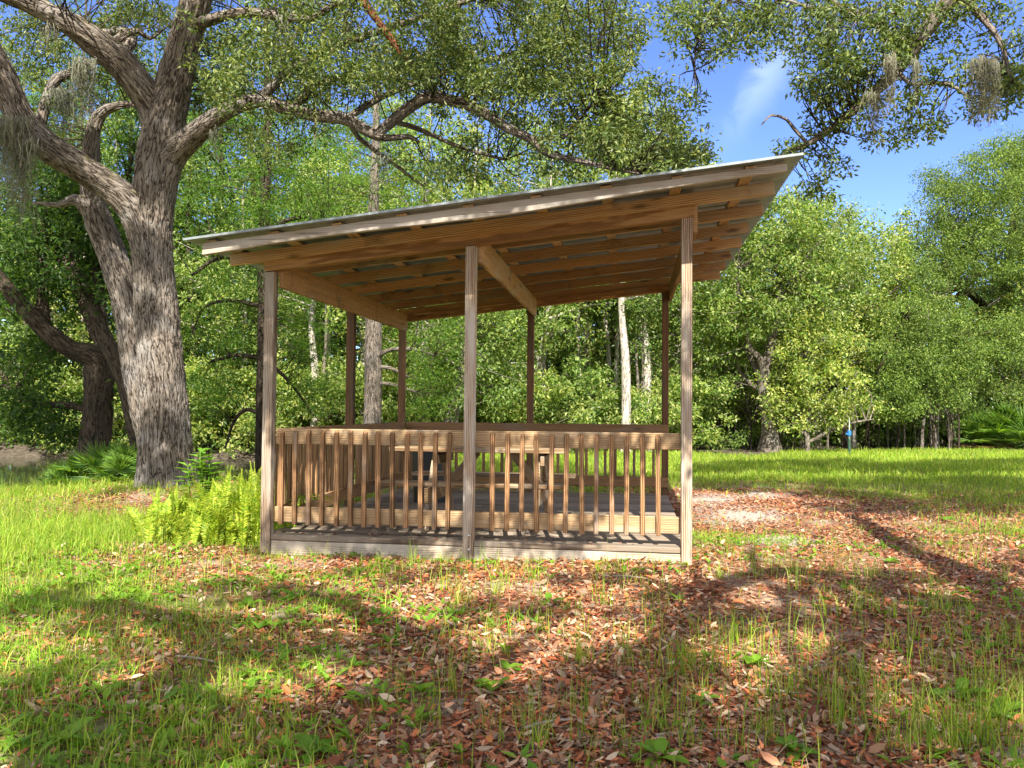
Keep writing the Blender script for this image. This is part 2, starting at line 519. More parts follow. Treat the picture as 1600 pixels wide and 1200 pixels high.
def plain(name, col, rough=0.5, metal=0.0):
    m, t, b = nodes(name)
    n = N(t, "ShaderNodeTexNoise"); n.inputs['Scale'].default_value = 18; n.inputs['Detail'].default_value = 5
    tcd = N(t, "ShaderNodeTexCoord"); t.links.new(tcd.outputs['Object'], n.inputs['Vector'])
    c = mixc(t, 1.0, col, ramp(t, [(0.3, (0.7,) * 3), (0.7, (1.1,) * 3)], n.outputs['Fac']).outputs[0], 'MULTIPLY')
    t.links.new(c, b.inputs['Base Color'])
    b.inputs['Roughness'].default_value = rough
    b.inputs['Metallic'].default_value = metal
    return m

M = {}
M['rail'] = wood('treated pine rail', (0.46, 0.325, 0.18), (0.32, 0.205, 0.105), (0.38, 0.32, 0.24), 0.15, knot=0.45, check=0.25)
M['baluster'] = wood('treated pine baluster', (0.35, 0.20, 0.095), (0.15, 0.078, 0.034), (0.30, 0.25, 0.2), 0.1, knot=0.5, check=0.35)
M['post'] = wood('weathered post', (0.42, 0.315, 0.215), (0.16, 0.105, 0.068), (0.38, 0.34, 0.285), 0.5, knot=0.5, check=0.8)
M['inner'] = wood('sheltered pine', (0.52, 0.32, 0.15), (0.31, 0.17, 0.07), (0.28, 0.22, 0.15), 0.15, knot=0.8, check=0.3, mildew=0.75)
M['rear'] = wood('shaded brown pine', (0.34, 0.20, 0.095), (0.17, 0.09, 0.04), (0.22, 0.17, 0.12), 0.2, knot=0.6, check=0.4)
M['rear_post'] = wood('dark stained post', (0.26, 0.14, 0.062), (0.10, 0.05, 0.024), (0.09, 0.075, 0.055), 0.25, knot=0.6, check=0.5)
M['rafter'] = wood('rafter pine', (0.56, 0.37, 0.185), (0.34, 0.20, 0.09), (0.36, 0.30, 0.21), 0.35, knot=0.8, check=0.3, mildew=0.5)
M['header'] = wood('header pine', (0.50, 0.29, 0.12), (0.32, 0.16, 0.055), knot=0.8, check=0.3)
M['fascia'] = wood('weathered fascia', (0.36, 0.295, 0.22), (0.20, 0.155, 0.11), (0.36, 0.325, 0.275), 0.75, knot=0.3, check=0.6)
M['deck'] = wood('weathered deck', (0.27, 0.21, 0.15), (0.14, 0.10, 0.07), (0.26, 0.215, 0.165), 0.6, knot=0.3, check=0.6)
M['rim'] = wood('weathered rim joist', (0.40, 0.335, 0.25), (0.22, 0.175, 0.125), (0.36, 0.32, 0.26), 0.5, knot=1.0, check=0.5)
M['table'] = wood('table pine', (0.40, 0.27, 0.145), (0.22, 0.135, 0.07), (0.34, 0.29, 0.22), 0.4, knot=0.5, check=0.4)
m, t, b = nodes('galvanised corrugated metal')
n = N(t, "ShaderNodeTexNoise"); n.inputs['Scale'].default_value = 6; n.inputs['Detail'].default_value = 6
tcd = N(t, "ShaderNodeTexCoord"); t.links.new(tcd.outputs['Object'], n.inputs['Vector'])
t.links.new(ramp(t, [(0.3, (0.18, 0.205, 0.21)), (0.7, (0.30, 0.335, 0.34))], n.outputs['Fac']).outputs[0], b.inputs['Base Color'])
b.inputs['Metallic'].default_value = 0.5; b.inputs['Roughness'].default_value = 0.45
M['metal'] = m
M['trim'] = plain('dull galvanised edge', (0.20, 0.23, 0.235), 0.55, 0.3)
M['bolt'] = plain('galvanised bolt', (0.55, 0.56, 0.56), 0.4, 0.8)

M['oak_bark'] = bark_mat('oak bark', (0.165, 0.138, 0.112), (0.036, 0.027, 0.02), 1.0, (0.30, 0.288, 0.272), 0.5, moss=(0.16, 0.15, 0.04))
M['dark_bark'] = bark_mat('dark bark', (0.065, 0.05, 0.036), (0.018, 0.013, 0.009), 1.3, (0.10, 0.093, 0.075), 0.2, moss=(0.08, 0.09, 0.025))
M['grey_bark'] = bark_mat('grey bark', (0.17, 0.145, 0.12), (0.055, 0.044, 0.034), 1.4, (0.29, 0.275, 0.255), 0.45, moss=(0.12, 0.13, 0.04))
M['pale_bark'] = bark_mat('pale bark', (0.36, 0.33, 0.28), (0.12, 0.10, 0.08), 0.8, (0.52, 0.50, 0.46), 0.45, bump=0.5)
M['red_bark'] = bark_mat('stripped red bark', (0.20, 0.075, 0.04), (0.08, 0.03, 0.018), 1.5)

M['oak_leaf'] = leaf_mat('live oak leaf', [(0.042, 0.08, 0.02), (0.08, 0.135, 0.03), (0.14, 0.20, 0.048), (0.25, 0.29, 0.10)], 0.4, spec=0.5)
M['right_leaf'] = leaf_mat('drooping oak leaf', [(0.03, 0.075, 0.015), (0.08, 0.15, 0.025), (0.16, 0.25, 0.045), (0.28, 0.36, 0.10)], 0.42)
M['bright_leaf'] = leaf_mat('bright broad leaf', [(0.06, 0.13, 0.022), (0.15, 0.25, 0.045), (0.29, 0.37, 0.09), (0.46, 0.50, 0.20)], 0.5, (1.4, 1.35, 0.6), 0.45, 0.45)
M['mid_leaf'] = leaf_mat('mid green leaf', [(0.05, 0.11, 0.02), (0.12, 0.21, 0.045), (0.27, 0.35, 0.11)], 0.5, (1.4, 1.35, 0.6), 0.45, 0.45)
M['cypress_leaf'] = leaf_mat('feathery green leaf', [(0.045, 0.12, 0.018), (0.09, 0.20, 0.022), (0.19, 0.31, 0.04)], 0.5, (1.5, 1.4, 0.6))
M['dark_leaf'] = leaf_mat('dark green leaf', [(0.03, 0.07, 0.015), (0.055, 0.12, 0.02), (0.13, 0.21, 0.03)], 0.45, (1.4, 1.3, 0.6))
M['fern'] = leaf_mat('fern frond', [(0.16, 0.29, 0.022), (0.33, 0.45, 0.035), (0.54, 0.58, 0.08)], 0.42)
M['soft_leaf'] = leaf_mat('soft leafy plant', [(0.14, 0.30, 0.03), (0.22, 0.38, 0.04)], 0.4)
M['palmetto'] = leaf_mat('palmetto fan', [(0.07, 0.17, 0.025), (0.14, 0.27, 0.035), (0.26, 0.38, 0.06)], 0.35, spec=0.4)
M['palmetto_dry'] = leaf_mat('dry palmetto fan', [(0.25, 0.16, 0.08), (0.35, 0.25, 0.14)], 0.2)
M['grass'] = leaf_mat('grass blade', [(0.10, 0.22, 0.02), (0.19, 0.33, 0.028), (0.29, 0.41, 0.035), (0.40, 0.43, 0.12)], 0.4)
M['litter'] = leaf_mat('fallen oak leaf', [(0.13, 0.042, 0.024), (0.34, 0.095, 0.038), (0.48, 0.15, 0.062), (0.48, 0.25, 0.15), (0.15, 0.085, 0.055), (0.52, 0.39, 0.29), (0.22, 0.12, 0.075), (0.36, 0.125, 0.058)], 0.12, (1.2, 0.8, 0.5), 0.55, 0.3)
M['weed'] = leaf_mat('weed leaf', [(0.11, 0.25, 0.02), (0.22, 0.38, 0.035)], 0.45)
M['moss'] = leaf_mat('hanging moss strand', [(0.08, 0.085, 0.06), (0.145, 0.15, 0.11), (0.23, 0.235, 0.19)], 0.3, (1, 1, 0.8))
M['twig'] = plain('dead twig', (0.30, 0.25, 0.2), 0.9)

# ------------------------------------------------------------------ terrain
OAK = at(262, 772, 11.9)[:2]
def height(x, y):
    x, y = np.asarray(x, float), np.asarray(y, float)
    h = 0.05 * (noise2(x, y, 2.3, 3) - 0.5) + 0.025 * (noise2(x, y, 0.5, 4) - 0.5)
    h = h + 0.14 * np.exp(-((x - OAK[0]) ** 2 + (y - OAK[1]) ** 2) / 2.5)
    e = ((x + 13.0) / 10.5) ** 2 + ((y - 19.5) / 6.4) ** 2
    h = h - 0.75 * np.clip(1.35 - e, 0, 1) ** 0.8 * 1.0
    h = h + 0.05 * np.exp(-((x - 1.3) / 1.3) ** 2 - ((y - 6.7) / 0.9) ** 2)
    return h
def gz(x, y): return float(height(np.array([x]), np.array([y]))[0])

# ground design map: bare leaf litter (1) against grass (0), in ground points seen at these photo pixels
LIT = [(180, 800, 70, 14, 0.8), (300, 868, 70, 12, 0.7), (1150, 800, 140, 32, 1.05), (1330, 830, 150, 40, 0.9), (1300, 990, 330, 130, 1.0), (800, 930, 260, 45, 0.95), (900, 1090, 300, 110, 1.05), (520, 885, 140, 16, 0.8),
       (1490, 890, 190, 60, 1.0), (560, 1110, 110, 70, 0.55), (1000, 880, 220, 22, 0.9), (350, 905, 110, 22, 0.35), (240, 1060, 150, 50, 0.3), (1560, 1180, 80, 50, 0.5),
       (200, 880, 90, 14, 0.4), (1250, 1160, 320, 70, 0.95), (440, 1000, 90, 60, 0.35), (1180, 775, 90, 7, 0.5)]
def litter_mask(x, y):
    px, py = to_px(np.stack([x, y, np.zeros_like(x)], -1))
    w_ = np.zeros_like(x)
    for cx, cy_, sx, sy, a in LIT:
        w_ = np.maximum(w_, a * np.exp(-((px - cx) / sx) ** 2 * 0.5 - ((py - cy_) / sy) ** 2 * 0.5) * 1.15)
    w_ = np.where(y < 1.5, 0.5, w_)
    w_ = w_ + 0.55 * (noise2(x, y, 0.9, 11) - 0.5) * np.clip(w_ * 3, 0, 1) + 0.35 * (noise2(x, y, 0.3, 12) - 0.5) * np.clip(w_ * 3, 0, 1)
    return np.clip(w_, 0, 1)
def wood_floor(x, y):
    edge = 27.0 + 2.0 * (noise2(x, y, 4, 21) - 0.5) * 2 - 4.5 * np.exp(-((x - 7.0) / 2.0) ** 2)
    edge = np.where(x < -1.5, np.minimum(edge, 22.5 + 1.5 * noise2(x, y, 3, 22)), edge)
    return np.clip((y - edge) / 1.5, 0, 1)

def axis(parts): return np.unique(np.concatenate(parts).round(4))
xs = axis([-np.geomspace(15, 400, 26), np.arange(-15, 17, 0.11), np.geomspace(17, 400, 26)])
ys = axis([-np.geomspace(1, 120, 22), np.arange(-1, 2, 0.5), np.arange(2, 29, 0.11), np.geomspace(29, 600, 34)])
GX, GY = np.meshgrid(xs, ys, indexing='ij')
gx, gy = GX.ravel(), GY.ravel()
GZ = height(gx, gy)
nx, ny = len(xs), len(ys)
i, j = np.meshgrid(np.arange(nx - 1), np.arange(ny - 1), indexing='ij')
q = np.stack([i * ny + j, (i + 1) * ny + j, (i + 1) * ny + j + 1, i * ny + j + 1], -1).reshape(-1, 4)
lm = litter_mask(gx, gy)
mb = MB()
def sand_mask(x, y):
    px, py = to_px(np.stack([x, y, np.zeros_like(x)], -1))
    w_ = np.zeros_like(x)
    for cx, cy_, sx, sy, a in ((1150, 806, 75, 17, 1.3), (1215, 846, 55, 12, 1.2), (1110, 784, 50, 12, 1.0), (1180, 775, 60, 8, .8), (1400, 800, 50, 6, .7), (1250, 1020, 60, 10, .5), (820, 1000, 50, 8, .5), (1300, 815, 60, 8, .5), (700, 912, 24, 5, .6), (330, 880, 50, 6, .7), (620, 888, 40, 5, .5), (1590, 1180, 40, 30, 1.0), (180, 882, 50, 6, .6), (1010, 1130, 60, 10, .4), (1480, 830, 60, 9, .5)):
        w_ = np.maximum(w_, a * np.exp(-((px - cx) / sx) ** 2 - ((py - cy_) / sy) ** 2))
    return np.where(y > 1.5, w_ * (0.5 + noise2(x, y, 0.35, 81)), 0.0)
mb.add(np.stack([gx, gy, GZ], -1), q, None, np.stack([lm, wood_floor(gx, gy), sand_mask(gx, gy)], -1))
m, t, b = nodes('earth, leaf litter and thatch')
ga = N(t, "ShaderNodeAttribute", attribute_name="gr").outputs['Vector']
sp = N(t, "ShaderNodeSeparateXYZ"); t.links.new(ga, sp.inputs[0])
tcd = N(t, "ShaderNodeTexCoord"); oc = tcd.outputs['Object']
def nz(s, d=6, r=0.6):
    n_ = N(t, "ShaderNodeTexNoise"); n_.inputs['Scale'].default_value = s; n_.inputs['Detail'].default_value = d; n_.inputs['Roughness'].default_value = r
    t.links.new(oc, n_.inputs['Vector']); return n_.outputs['Fac']
vo = N(t, "ShaderNodeTexVoronoi"); vo.inputs['Scale'].default_value = 26; t.links.new(oc, vo.inputs['Vector'])
lit = ramp(t, [(0.0, (0.07, 0.03, 0.018)), (0.4, (0.19, 0.07, 0.032)), (0.75, (0.31, 0.12, 0.06)), (1.0, (0.36, 0.24, 0.16))], N(t, "ShaderNodeSeparateXYZ").outputs[0])
sv = N(t, "ShaderNodeSeparateXYZ"); t.links.new(vo.outputs['Color'], sv.inputs[0]); t.links.new(sv.outputs[0], lit.inputs[0])
sand = ramp(t, [(0.3, (0.30, 0.25, 0.20)), (0.7, (0.46, 0.41, 0.35))], nz(30)).outputs[0]
soil = ramp(t, [(0.3, (0.055, 0.042, 0.028)), (0.7, (0.15, 0.115, 0.075))], nz(22)).outputs[0]
thatch = ramp(t, [(0.25, (0.05, 0.08, 0.018)), (0.5, (0.10, 0.15, 0.028)), (0.75, (0.19, 0.22, 0.06))], nz(40)).outputs[0]
base = mixc(t, ramp(t, [(0.48, (0,) * 3), (0.62, (0.9,) * 3)], nz(1.3)).outputs[0], soil, sand)
lcol = mixc(t, ramp(t, [(0.40, (1,) * 3), (0.62, (0.35,) * 3)], nz(2.6)).outputs[0], base, lit.outputs[0])
c = mixc(t, ramp(t, [(0.12, (0,) * 3), (0.5, (1,) * 3)], sp.outputs[0]).outputs[0], mixc(t, ramp(t, [(0.45, (0.92,) * 3), (0.68, (0.35,) * 3)], nz(3.1)).outputs[0], lcol, thatch), lcol)
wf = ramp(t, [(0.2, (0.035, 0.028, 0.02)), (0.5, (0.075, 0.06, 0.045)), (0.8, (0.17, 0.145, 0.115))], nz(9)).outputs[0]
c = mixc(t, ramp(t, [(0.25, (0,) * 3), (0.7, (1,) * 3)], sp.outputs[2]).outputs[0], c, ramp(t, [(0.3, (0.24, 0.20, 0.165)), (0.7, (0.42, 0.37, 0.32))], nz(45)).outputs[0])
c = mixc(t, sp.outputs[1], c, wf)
t.links.new(c, b.inputs['Base Color']); b.inputs['Roughness'].default_value = 0.95; b.inputs['Specular IOR Level'].default_value = 0.1
bp = N(t, "ShaderNodeBump"); bp.inputs['Strength'].default_value = 0.6; bp.inputs['Distance'].default_value = 0.03
t.links.new(nz(35), bp.inputs['Height']); t.links.new(bp.outputs[0], b.inputs['Normal'])
M['ground'] = m
tag(mb.build('ground', M['ground'], smooth=True), kind='structure')

# pond
m, t, b = nodes('pond water')
b.inputs['Base Color'].default_value = (0.025, 0.032, 0.016, 1); b.inputs['Roughness'].default_value = 0.06
b.inputs['Specular IOR Level'].default_value = 0.6
n = N(t, "ShaderNodeTexNoise"); n.inputs['Scale'].default_value = 3.5; n.inputs['Detail'].default_value = 3
bp = N(t, "ShaderNodeBump"); bp.inputs['Strength'].default_value = 0.12; bp.inputs['Distance'].default_value = 0.02
t.links.new(n.outputs['Fac'], bp.inputs['Height']); t.links.new(bp.outputs[0], b.inputs['Normal'])
mb = MB()
th = np.linspace(0, 2 * PI, 64, endpoint=False)
rim_ = np.stack([-13 + 12.1 * np.cos(th), 19.5 + 7.4 * np.sin(th), np.full(64, -0.36)], -1)
mb.add(np.vstack([rim_, [[-13, 19.5, -0.36]]]), None, [[k, (k + 1) % 64, 64] for k in range(64)])
tag(mb.build('pond_water', m), kind='structure')

# ------------------------------------------------------------------ the shelter
TH, W_, D_ = 0.1454, 3.66, 4.246
FLX, FLY = -2.1713, 7.2709
DECK, RAILTOP = 0.172, 1.111
KS, ZH, ZR = 0.1078, 2.514, 2.6136
shelter = empty('picnic_shelter', (FLX, FLY, 0), -TH)
tag(shelter, 'open wooden picnic shelter with sloping metal roof and baluster railings', 'picnic shelter')
HP = 0.0445
def rz_(s): return ZR + KS * s
ct, st_ = math.cos(TH), math.sin(TH)
def SW(s, t_, z=0.0):     # shelter coordinates to world
    return np.array([FLX + s * ct + t_ * st_, FLY - s * st_ + t_ * ct, z])
def post(s, t_, mat, top=None, bolts=False):
    mb = MB()
    p = SW(s, t_)
    z0 = gz(p[0], p[1]) - 0.25
    z1 = (ZH + KS * s - 0.004) if top is None else top
    def sh(v):
        v = v.copy(); k = v[:, 2] > 0; v[k, 2] += KS * v[k, 0]; return v
    box(mb, (s, t_, (z0 + z1) / 2), (0.089, 0.089, z1 - z0), None, 0.004, shear=sh)
    o = mb.build('post', mat, shelter)
    if bolts:
        for z in (0.10, 0.22):
            bm_ = MB()
            tube(bm_, [(s + 0.012, t_ - HP + 0.004, z), (s + 0.012, t_ - HP - 0.008, z)], [0.013, 0.011], seg=8, step=0.01)
            bm_.build('bolt', M['bolt'], o)
    return o
post(0, 0, M['post']); post(W_ / 2 + 0.0, 0, M['post'], bolts=True); post(W_, 0, M['post'])
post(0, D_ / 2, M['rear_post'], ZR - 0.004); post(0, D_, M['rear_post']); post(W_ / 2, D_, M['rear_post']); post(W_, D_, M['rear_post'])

def part(name, mat, fn, smooth=False):
    mb = MB(); fn(mb); return mb.build(name, mat, shelter, smooth)
# headers on the posts, front and back
for t_ in (0.0, D_):
    part('header', M['header'] if t_ == 0 else M['inner'],
         lambda mb: beam(mb, (-HP - 0.004, t_, rz_(0) - 0.0525), (W_ + HP + 0.004, t_, rz_(W_) - 0.0525), 0.095, 0.094))
# beams running front to back
for s, k in ((HP + 0.021, 0), (W_ / 2 + HP + 0.021, 1), (W_ + HP + 0.021, 2)):
    zt = rz_(s) - 0.004
    for e0, e1 in (((0.052, D_ - 0.052),) if k < 2 else ((-HP, D_ + HP),)):
        part('roof_beam', M['inner'] if k != 1 else M['rafter'], lambda mb: box(mb, (s, (e0 + e1) / 2, zt - 0.1175), (0.038, e1 - e0, 0.235), None, 0.004))
# rafters (seven, plus the weathered one at the front edge)
OL, OR = 0.352, 0.706
NR = 7
for k in range(NR):
    t_ = -0.068 + (D_ + 0.068) * k / (NR - 1)
    a0, b0 = -OL + RNG.uniform(-.02, .02), W_ + OR + RNG.uniform(-.02, .02)
    part('rafter', M['rafter'] if k < 3 else M['inner'], lambda mb: beam(mb, (a0, t_, rz_(a0) + 0.0385), (b0, t_, rz_(b0) + 0.0385), 0.038, 0.101))
def fascia(mb):
    n = 70
    s = np.linspace(-OL, W_ + OR, n)
    wane = 0.012 * np.sin(s * 2.1) + 0.022 * np.clip(s - 2.2, 0, 3) ** 1.0 * (0.35 + 0.65 * noise2(s, s * 0, 0.6, 5)) * 0.7
    wane = np.clip(wane + 0.006 * (noise2(s, s * 0, 0.12, 9) - .5), -0.01, 0.05)
    zb, ztp = rz_(s) + wane, rz_(s) + 0.089
    t0, t1 = -0.551 - 0.019, -0.551 + 0.019
    V = np.stack([np.stack([s, np.full(n, t0), zb + 0.004], -1), np.stack([s, np.full(n, t0 + 0.004), zb], -1), np.stack([s, np.full(n, t1), zb], -1),
                  np.stack([s, np.full(n, t1), ztp], -1), np.stack([s, np.full(n, t0), ztp], -1)], 1)
    i_, j_ = np.meshgrid(np.arange(n - 1), np.arange(5), indexing='ij')
    q_ = np.stack([i_ * 5 + j_, (i_ + 1) * 5 + j_, (i_ + 1) * 5 + (j_ + 1) % 5, i_ * 5 + (j_ + 1) % 5], -1).reshape(-1, 4)
    e0 = np.array([[0, 1, 2], [0, 2, 3], [0, 3, 4]]); L_ = (n - 1) * 5
    G = V[..., [0, 2, 1]] + np.array([13.0, 4, 2])
    mb.add(V.reshape(-1, 3), q_, np.vstack([e0, e0[:, ::-1] + L_]), G.reshape(-1, 3), 1.05)
part('fascia', M['fascia'], fascia)
# purlins under the sheet
for k in range(9):
    s = -0.28 + 0.5475 * k
    part('purlin', M['rafter'], lambda mb: box(mb, (s, (D_ - 0.53) / 2 + 0.01, rz_(s) + 0.089 + 0.0125), (0.089, D_ + 0.62, 0.019),
         np.array([[1, 0, -KS], [0, 1, 0], [KS, 0, 1]]) / np.array([1.0058, 1, 1.0058]), 0.002))
def roof_sheet(mb):
    tt = np.arange(-0.645, D_ + 0.20, 0.0095)
    ss = np.linspace(-OL - 0.13, W_ + OR + 0.10, 30)
    S, T = np.meshgrid(ss, tt, indexing='ij')
    prof = 0.009 * np.cos(T / 0.068 * 2 * PI)
    Z = ZR + KS * S + 0.089 + 0.024 + 0.0115 + prof + 0.004 * np.sin(S * 2.3 + 1)
    a_, b_ = S.shape
    i_, j_ = np.meshgrid(np.arange(a_ - 1), np.arange(b_ - 1), indexing='ij')
    q_ = np.stack([i_ * b_ + j_, (i_ + 1) * b_ + j_, (i_ + 1) * b_ + j_ + 1, i_ * b_ + j_ + 1], -1).reshape(-1, 4)
    V = np.stack([S, T, Z], -1).reshape(-1, 3)
    n_ = len(V)
    Vt = V + np.array([0, 0, 0.0025])
    edge = []
    for k in range(a_ - 1):
        edge.append([k * b_, (k + 1) * b_, (k + 1) * b_ + n_, k * b_ + n_])
        edge.append([k * b_ + b_ - 1 + n_, (k + 1) * b_ + b_ - 1 + n_, (k + 1) * b_ + b_ - 1, k * b_ + b_ - 1])
    for k in range(b_ - 1):
        edge.append([k + n_, k + 1 + n_, k + 1, k])
        o_ = (a_ - 1) * b_
        edge.append([o_ + k, o_ + k + 1, o_ + k + 1 + n_, o_ + k + n_])
    mb.add(np.vstack([V, Vt]), np.vstack([q_[:, ::-1], q_ + n_, np.array(edge)]))
part('metal_roof', M['metal'], roof_sheet, smooth=True)
# folded metal lip along the front edge
part('roof_edge_trim', M['trim'], lambda mb: beam(mb, (-OL - 0.13, -0.649, rz_(-OL - 0.13) + 0.124), (W_ + OR + 0.10, -0.649, rz_(W_ + OR + 0.10) + 0.124), 0.004, 0.020, ch=0.0008))

# deck
def deck(mb):
    n = 30
    wd = (D_ + 0.06) / n
    for k in range(n):
        t_ = -0.03 + wd * (k + 0.5)
        if k == 0:
            for a0, b0 in ((HP + .004, W_ / 2 - HP - .003), (W_ / 2 + HP + .003, W_ - HP - .004)):
                box(mb, ((a0 + b0) / 2, t_ - 0.004, DECK - 0.024), (b0 - a0, wd - 0.004, 0.048), None, 0.006, tone=0.85)
        else:
            c0 = RNG.uniform(1.2, 2.5)
            for a0, b0 in ((-0.03, c0), (c0 + 0.003, W_ + 0.03)):
                box(mb, ((a0 + b0) / 2, t_ + RNG.uniform(-.001, .001), DECK - 0.019 + RNG.uniform(-.0015, .0015)), (b0 - a0, wd - 0.006, 0.038), None, 0.006)
part('deck', M['deck'], deck)
for a0, b0 in ((HP + .003, W_ / 2 - HP - .003), (W_ / 2 + HP + .003, W_ - HP - .003)):
    part('rim_joist', M['rim'], lambda mb: box(mb, ((a0 + b0) / 2, -0.006, DECK - 0.052 - 0.065), (b0 - a0, 0.038, 0.13), None, 0.004, tone=1.15))
for s in (-0.012, W_ + 0.012):
    part('rim_joist', M['rim'], lambda mb: box(mb, (s, D_ / 2, DECK - 0.04 - 0.072), (0.038, D_ - 0.1, 0.14), None, 0.004))
part('rim_joist', M['rim'], lambda mb: box(mb, (W_ / 2, D_ + 0.01, DECK - 0.04 - 0.07), (W_ - 0.1, 0.038, 0.14), None, 0.004))

# railings: rails nailed to the inside of the posts, balusters on the outside of the rails
RB = 0.272
def railing(a0, a1, fixed, along, inward, mat_r, mat_b, skip=(), n=None, phase=0.0):
    r = empty('railing', (0, 0, 0), 0, shelter)
    ax = lambda u, v, z: (u, v, z) if along == 's' else (v, u, z)
    for z in (RAILTOP - 0.07, RB + 0.07):
        mb = MB()
        half = 0.5 * (a0 + a1)
        sz = ax(a1 - a0, 0.038, 0.14)
        box(mb, ax(half, fixed, z), sz, None, 0.005, tone=RNG.uniform(0.95, 1.08))
        mb.build('rail', mat_r, r)
    lo, hi = RB - 0.018, RAILTOP - 0.014
    for k in range(n):
        u = a0 + (a1 - a0) * (k + phase) / n
        if any(abs(u - x) < 0.075 for x in skip) or (inward > 0 and along == 's' and u > a1 - 0.1): continue
        mb = MB()
        u += RNG.uniform(-.004, .004)
        h_ = hi - lo + RNG.uniform(-.012, .004)
        tilt = RNG.uniform(-.006, .006)
        def sh(v):
            v = v.copy()
            ii = 1 if along == 's' else 0
            top = v[:, 2] > 0
            out = v[:, ii] * inward < 0
            v[top & out, 2] -= 0.022
            v[:, 1 - ii] += tilt * v[:, 2] / 0.45
            return v
        box(mb, ax(u, fixed - inward * 0.0385, (lo + hi) / 2), (0.038, 0.038, h_), None, 0.003, shear=sh, tone=RNG.uniform(0.7, 1.35))
        mb.build('baluster', mat_b, r)
    return r
railing(HP + 0.002, W_ - HP - 0.002, HP + 0.0195, 's', 1, M['rail'], M['baluster'], skip=(W_ / 2,), n=28, phase=0.55)
railing(HP + 0.045, D_ - HP - 0.045, HP + 0.0195, 't', 1, M['rear'], M['rear'], skip=(D_ / 2,), n=32, phase=0.5)
railing(HP + 0.045, W_ + HP, D_ - HP - 0.0195, 's', -1, M['rear'], M['rear'], skip=(W_ / 2, W_), n=28, phase=0.5)

# ------------------------------------------------------------------ picnic table and bin under the roof
table = empty('picnic_table', tuple(SW(0, 0, DECK)), -TH)
tag(table, 'wooden picnic table with attached benches under the shelter roof', 'picnic table')
T0, T1 = 0.92, 2.64
def tpart(name, fn, parent=None):
    mb = MB(); fn(mb); return mb.build(name, M['table'], parent or table)
def tops(mb):
    for k in range(5): box(mb, ((T0 + T1) / 2, 0.60 + 0.145 * k, 0.741), (T1 - T0 - 0.06, 0.14, 0.038), None, 0.006)
tpart('tabletop', tops)
for c0 in (0.30, 1.48):
    tpart('bench_seat', lambda mb: [box(mb, ((T0 + T1) / 2, c0 + 0.115 * k + 0.03, 0.44), (T1 - T0, 0.112, 0.038), None, 0.008) for k in (0, 1)])
TC = 0.89
for s in (1.36, 2.36):
    for sg in (-1, 1):
        tpart('leg', lambda mb: beam(mb, (s, TC + sg * 0.56, 0.0), (s, TC + sg * 0.16, 0.72), 0.038, 0.14, up=(1, 0, 0)) if False else
              box(mb, (s, TC + sg * 0.36, 0.361), (0.038, 0.14, 0.70), None, 0.004, shear=lambda v: v + np.stack([0 * v[:, 0], -sg * v[:, 2] * 0.57, 0 * v[:, 0]], -1)))
    tpart('crossbeam', lambda mb: box(mb, (s + 0.04, TC, 0.35), (0.038, 1.40, 0.14), None, 0.004))
    tpart('crossbeam', lambda mb: box(mb, (s + 0.04, TC, 0.652), (0.038, 0.68, 0.09), None, 0.004))
    sg = 1 if s < 1.8 else -1
    tpart('brace', lambda mb: beam(mb, (s + 0.04 + sg * 0.025, TC, 0.36), (s + 0.04 + sg * 0.33, TC, 0.715), 0.038, 0.085))
bn = SW(0.80, 2.75)
barrel = MB()
tube(barrel, [(0, 0, 0.0), (0, 0, 0.05), (0, 0, 0.62)], [0.19, 0.2, 0.225], seg=36, step=0.2)
bb = barrel.build('trash_barrel', plain('black plastic', (0.012, 0.013, 0.014), 0.5))
bb.location = (bn[0], bn[1], DECK)
tag(bb, 'black round trash barrel behind the picnic table', 'trash barrel')
lid = MB()
tube(lid, [(0, 0, 0.62), (0, 0, 0.65), (0, 0, 0.67)], [0.24, 0.24, 0.17], seg=36, step=0.05)
lid.build('lid', plain('black lid', (0.012, 0.013, 0.014), 0.45), bb)

# ------------------------------------------------------------------ trees built from what the photo shows
def limb_px(mb, pl, seg=12, step=0.12, **kw):
    """polyline of (px, py, distance, radius in photo pixels)"""
    pts = np.array([at(a, b_, Y) for a, b_, Y, r in pl])
    rad = np.array([r / F_PX * Y for a, b_, Y, r in pl])
    return tube(mb, pts, rad, seg, step, **kw)

def ellipse_pts(els):
    out = []
    for px, py, rx, ry, Y, dY, n in els:
        a = RNG.uniform(0, 2 * PI, n); r = np.sqrt(RNG.uniform(0, 1, n))
        ux, uy = px + rx * r * np.cos(a), py + ry * r * np.sin(a)
        dd = Y + RNG.uniform(-dY, dY, n)
        for k in range(n): out.append(at(ux[k], uy[k], dd[k]))
    return np.array(out)

def twigs(mb, C, limbs, rad=0.008, maxlen=2.2, seg=4):
    """thin curved twigs from the nearest limb to each clump centre"""
    P = np.vstack([p for p, r in limbs])
    for c in C:
        d = np.linalg.norm(P - c, axis=1)
        k = np.argmin(d + RNG.uniform(0, 0.25, len(d)))
        if d[k] > maxlen or d[k] < 0.08: continue
        mid = (P[k] + c) / 2 + RNG.normal(0, 0.12 * d[k], 3) + np.array([0, 0, 0.06 * d[k]])
        tube(mb, [P[k], mid, c], [rad * 1.3, rad, rad * 0.4], seg, 0.25)

def tree(name, label, cat, base, group=None):
    o = empty(name, tuple(base))
    return tag(o, label, cat, group)
def tree_part(o, name, mb, mat, smooth=True):
    return mb.build(name, mat, o, smooth, ) if False else _child(o, mb.build(name, mat, None, smooth, loc=np.array(o.location)))
def _child(o, c):
    c.parent = o
    c.location = (0, 0, 0)
    return c

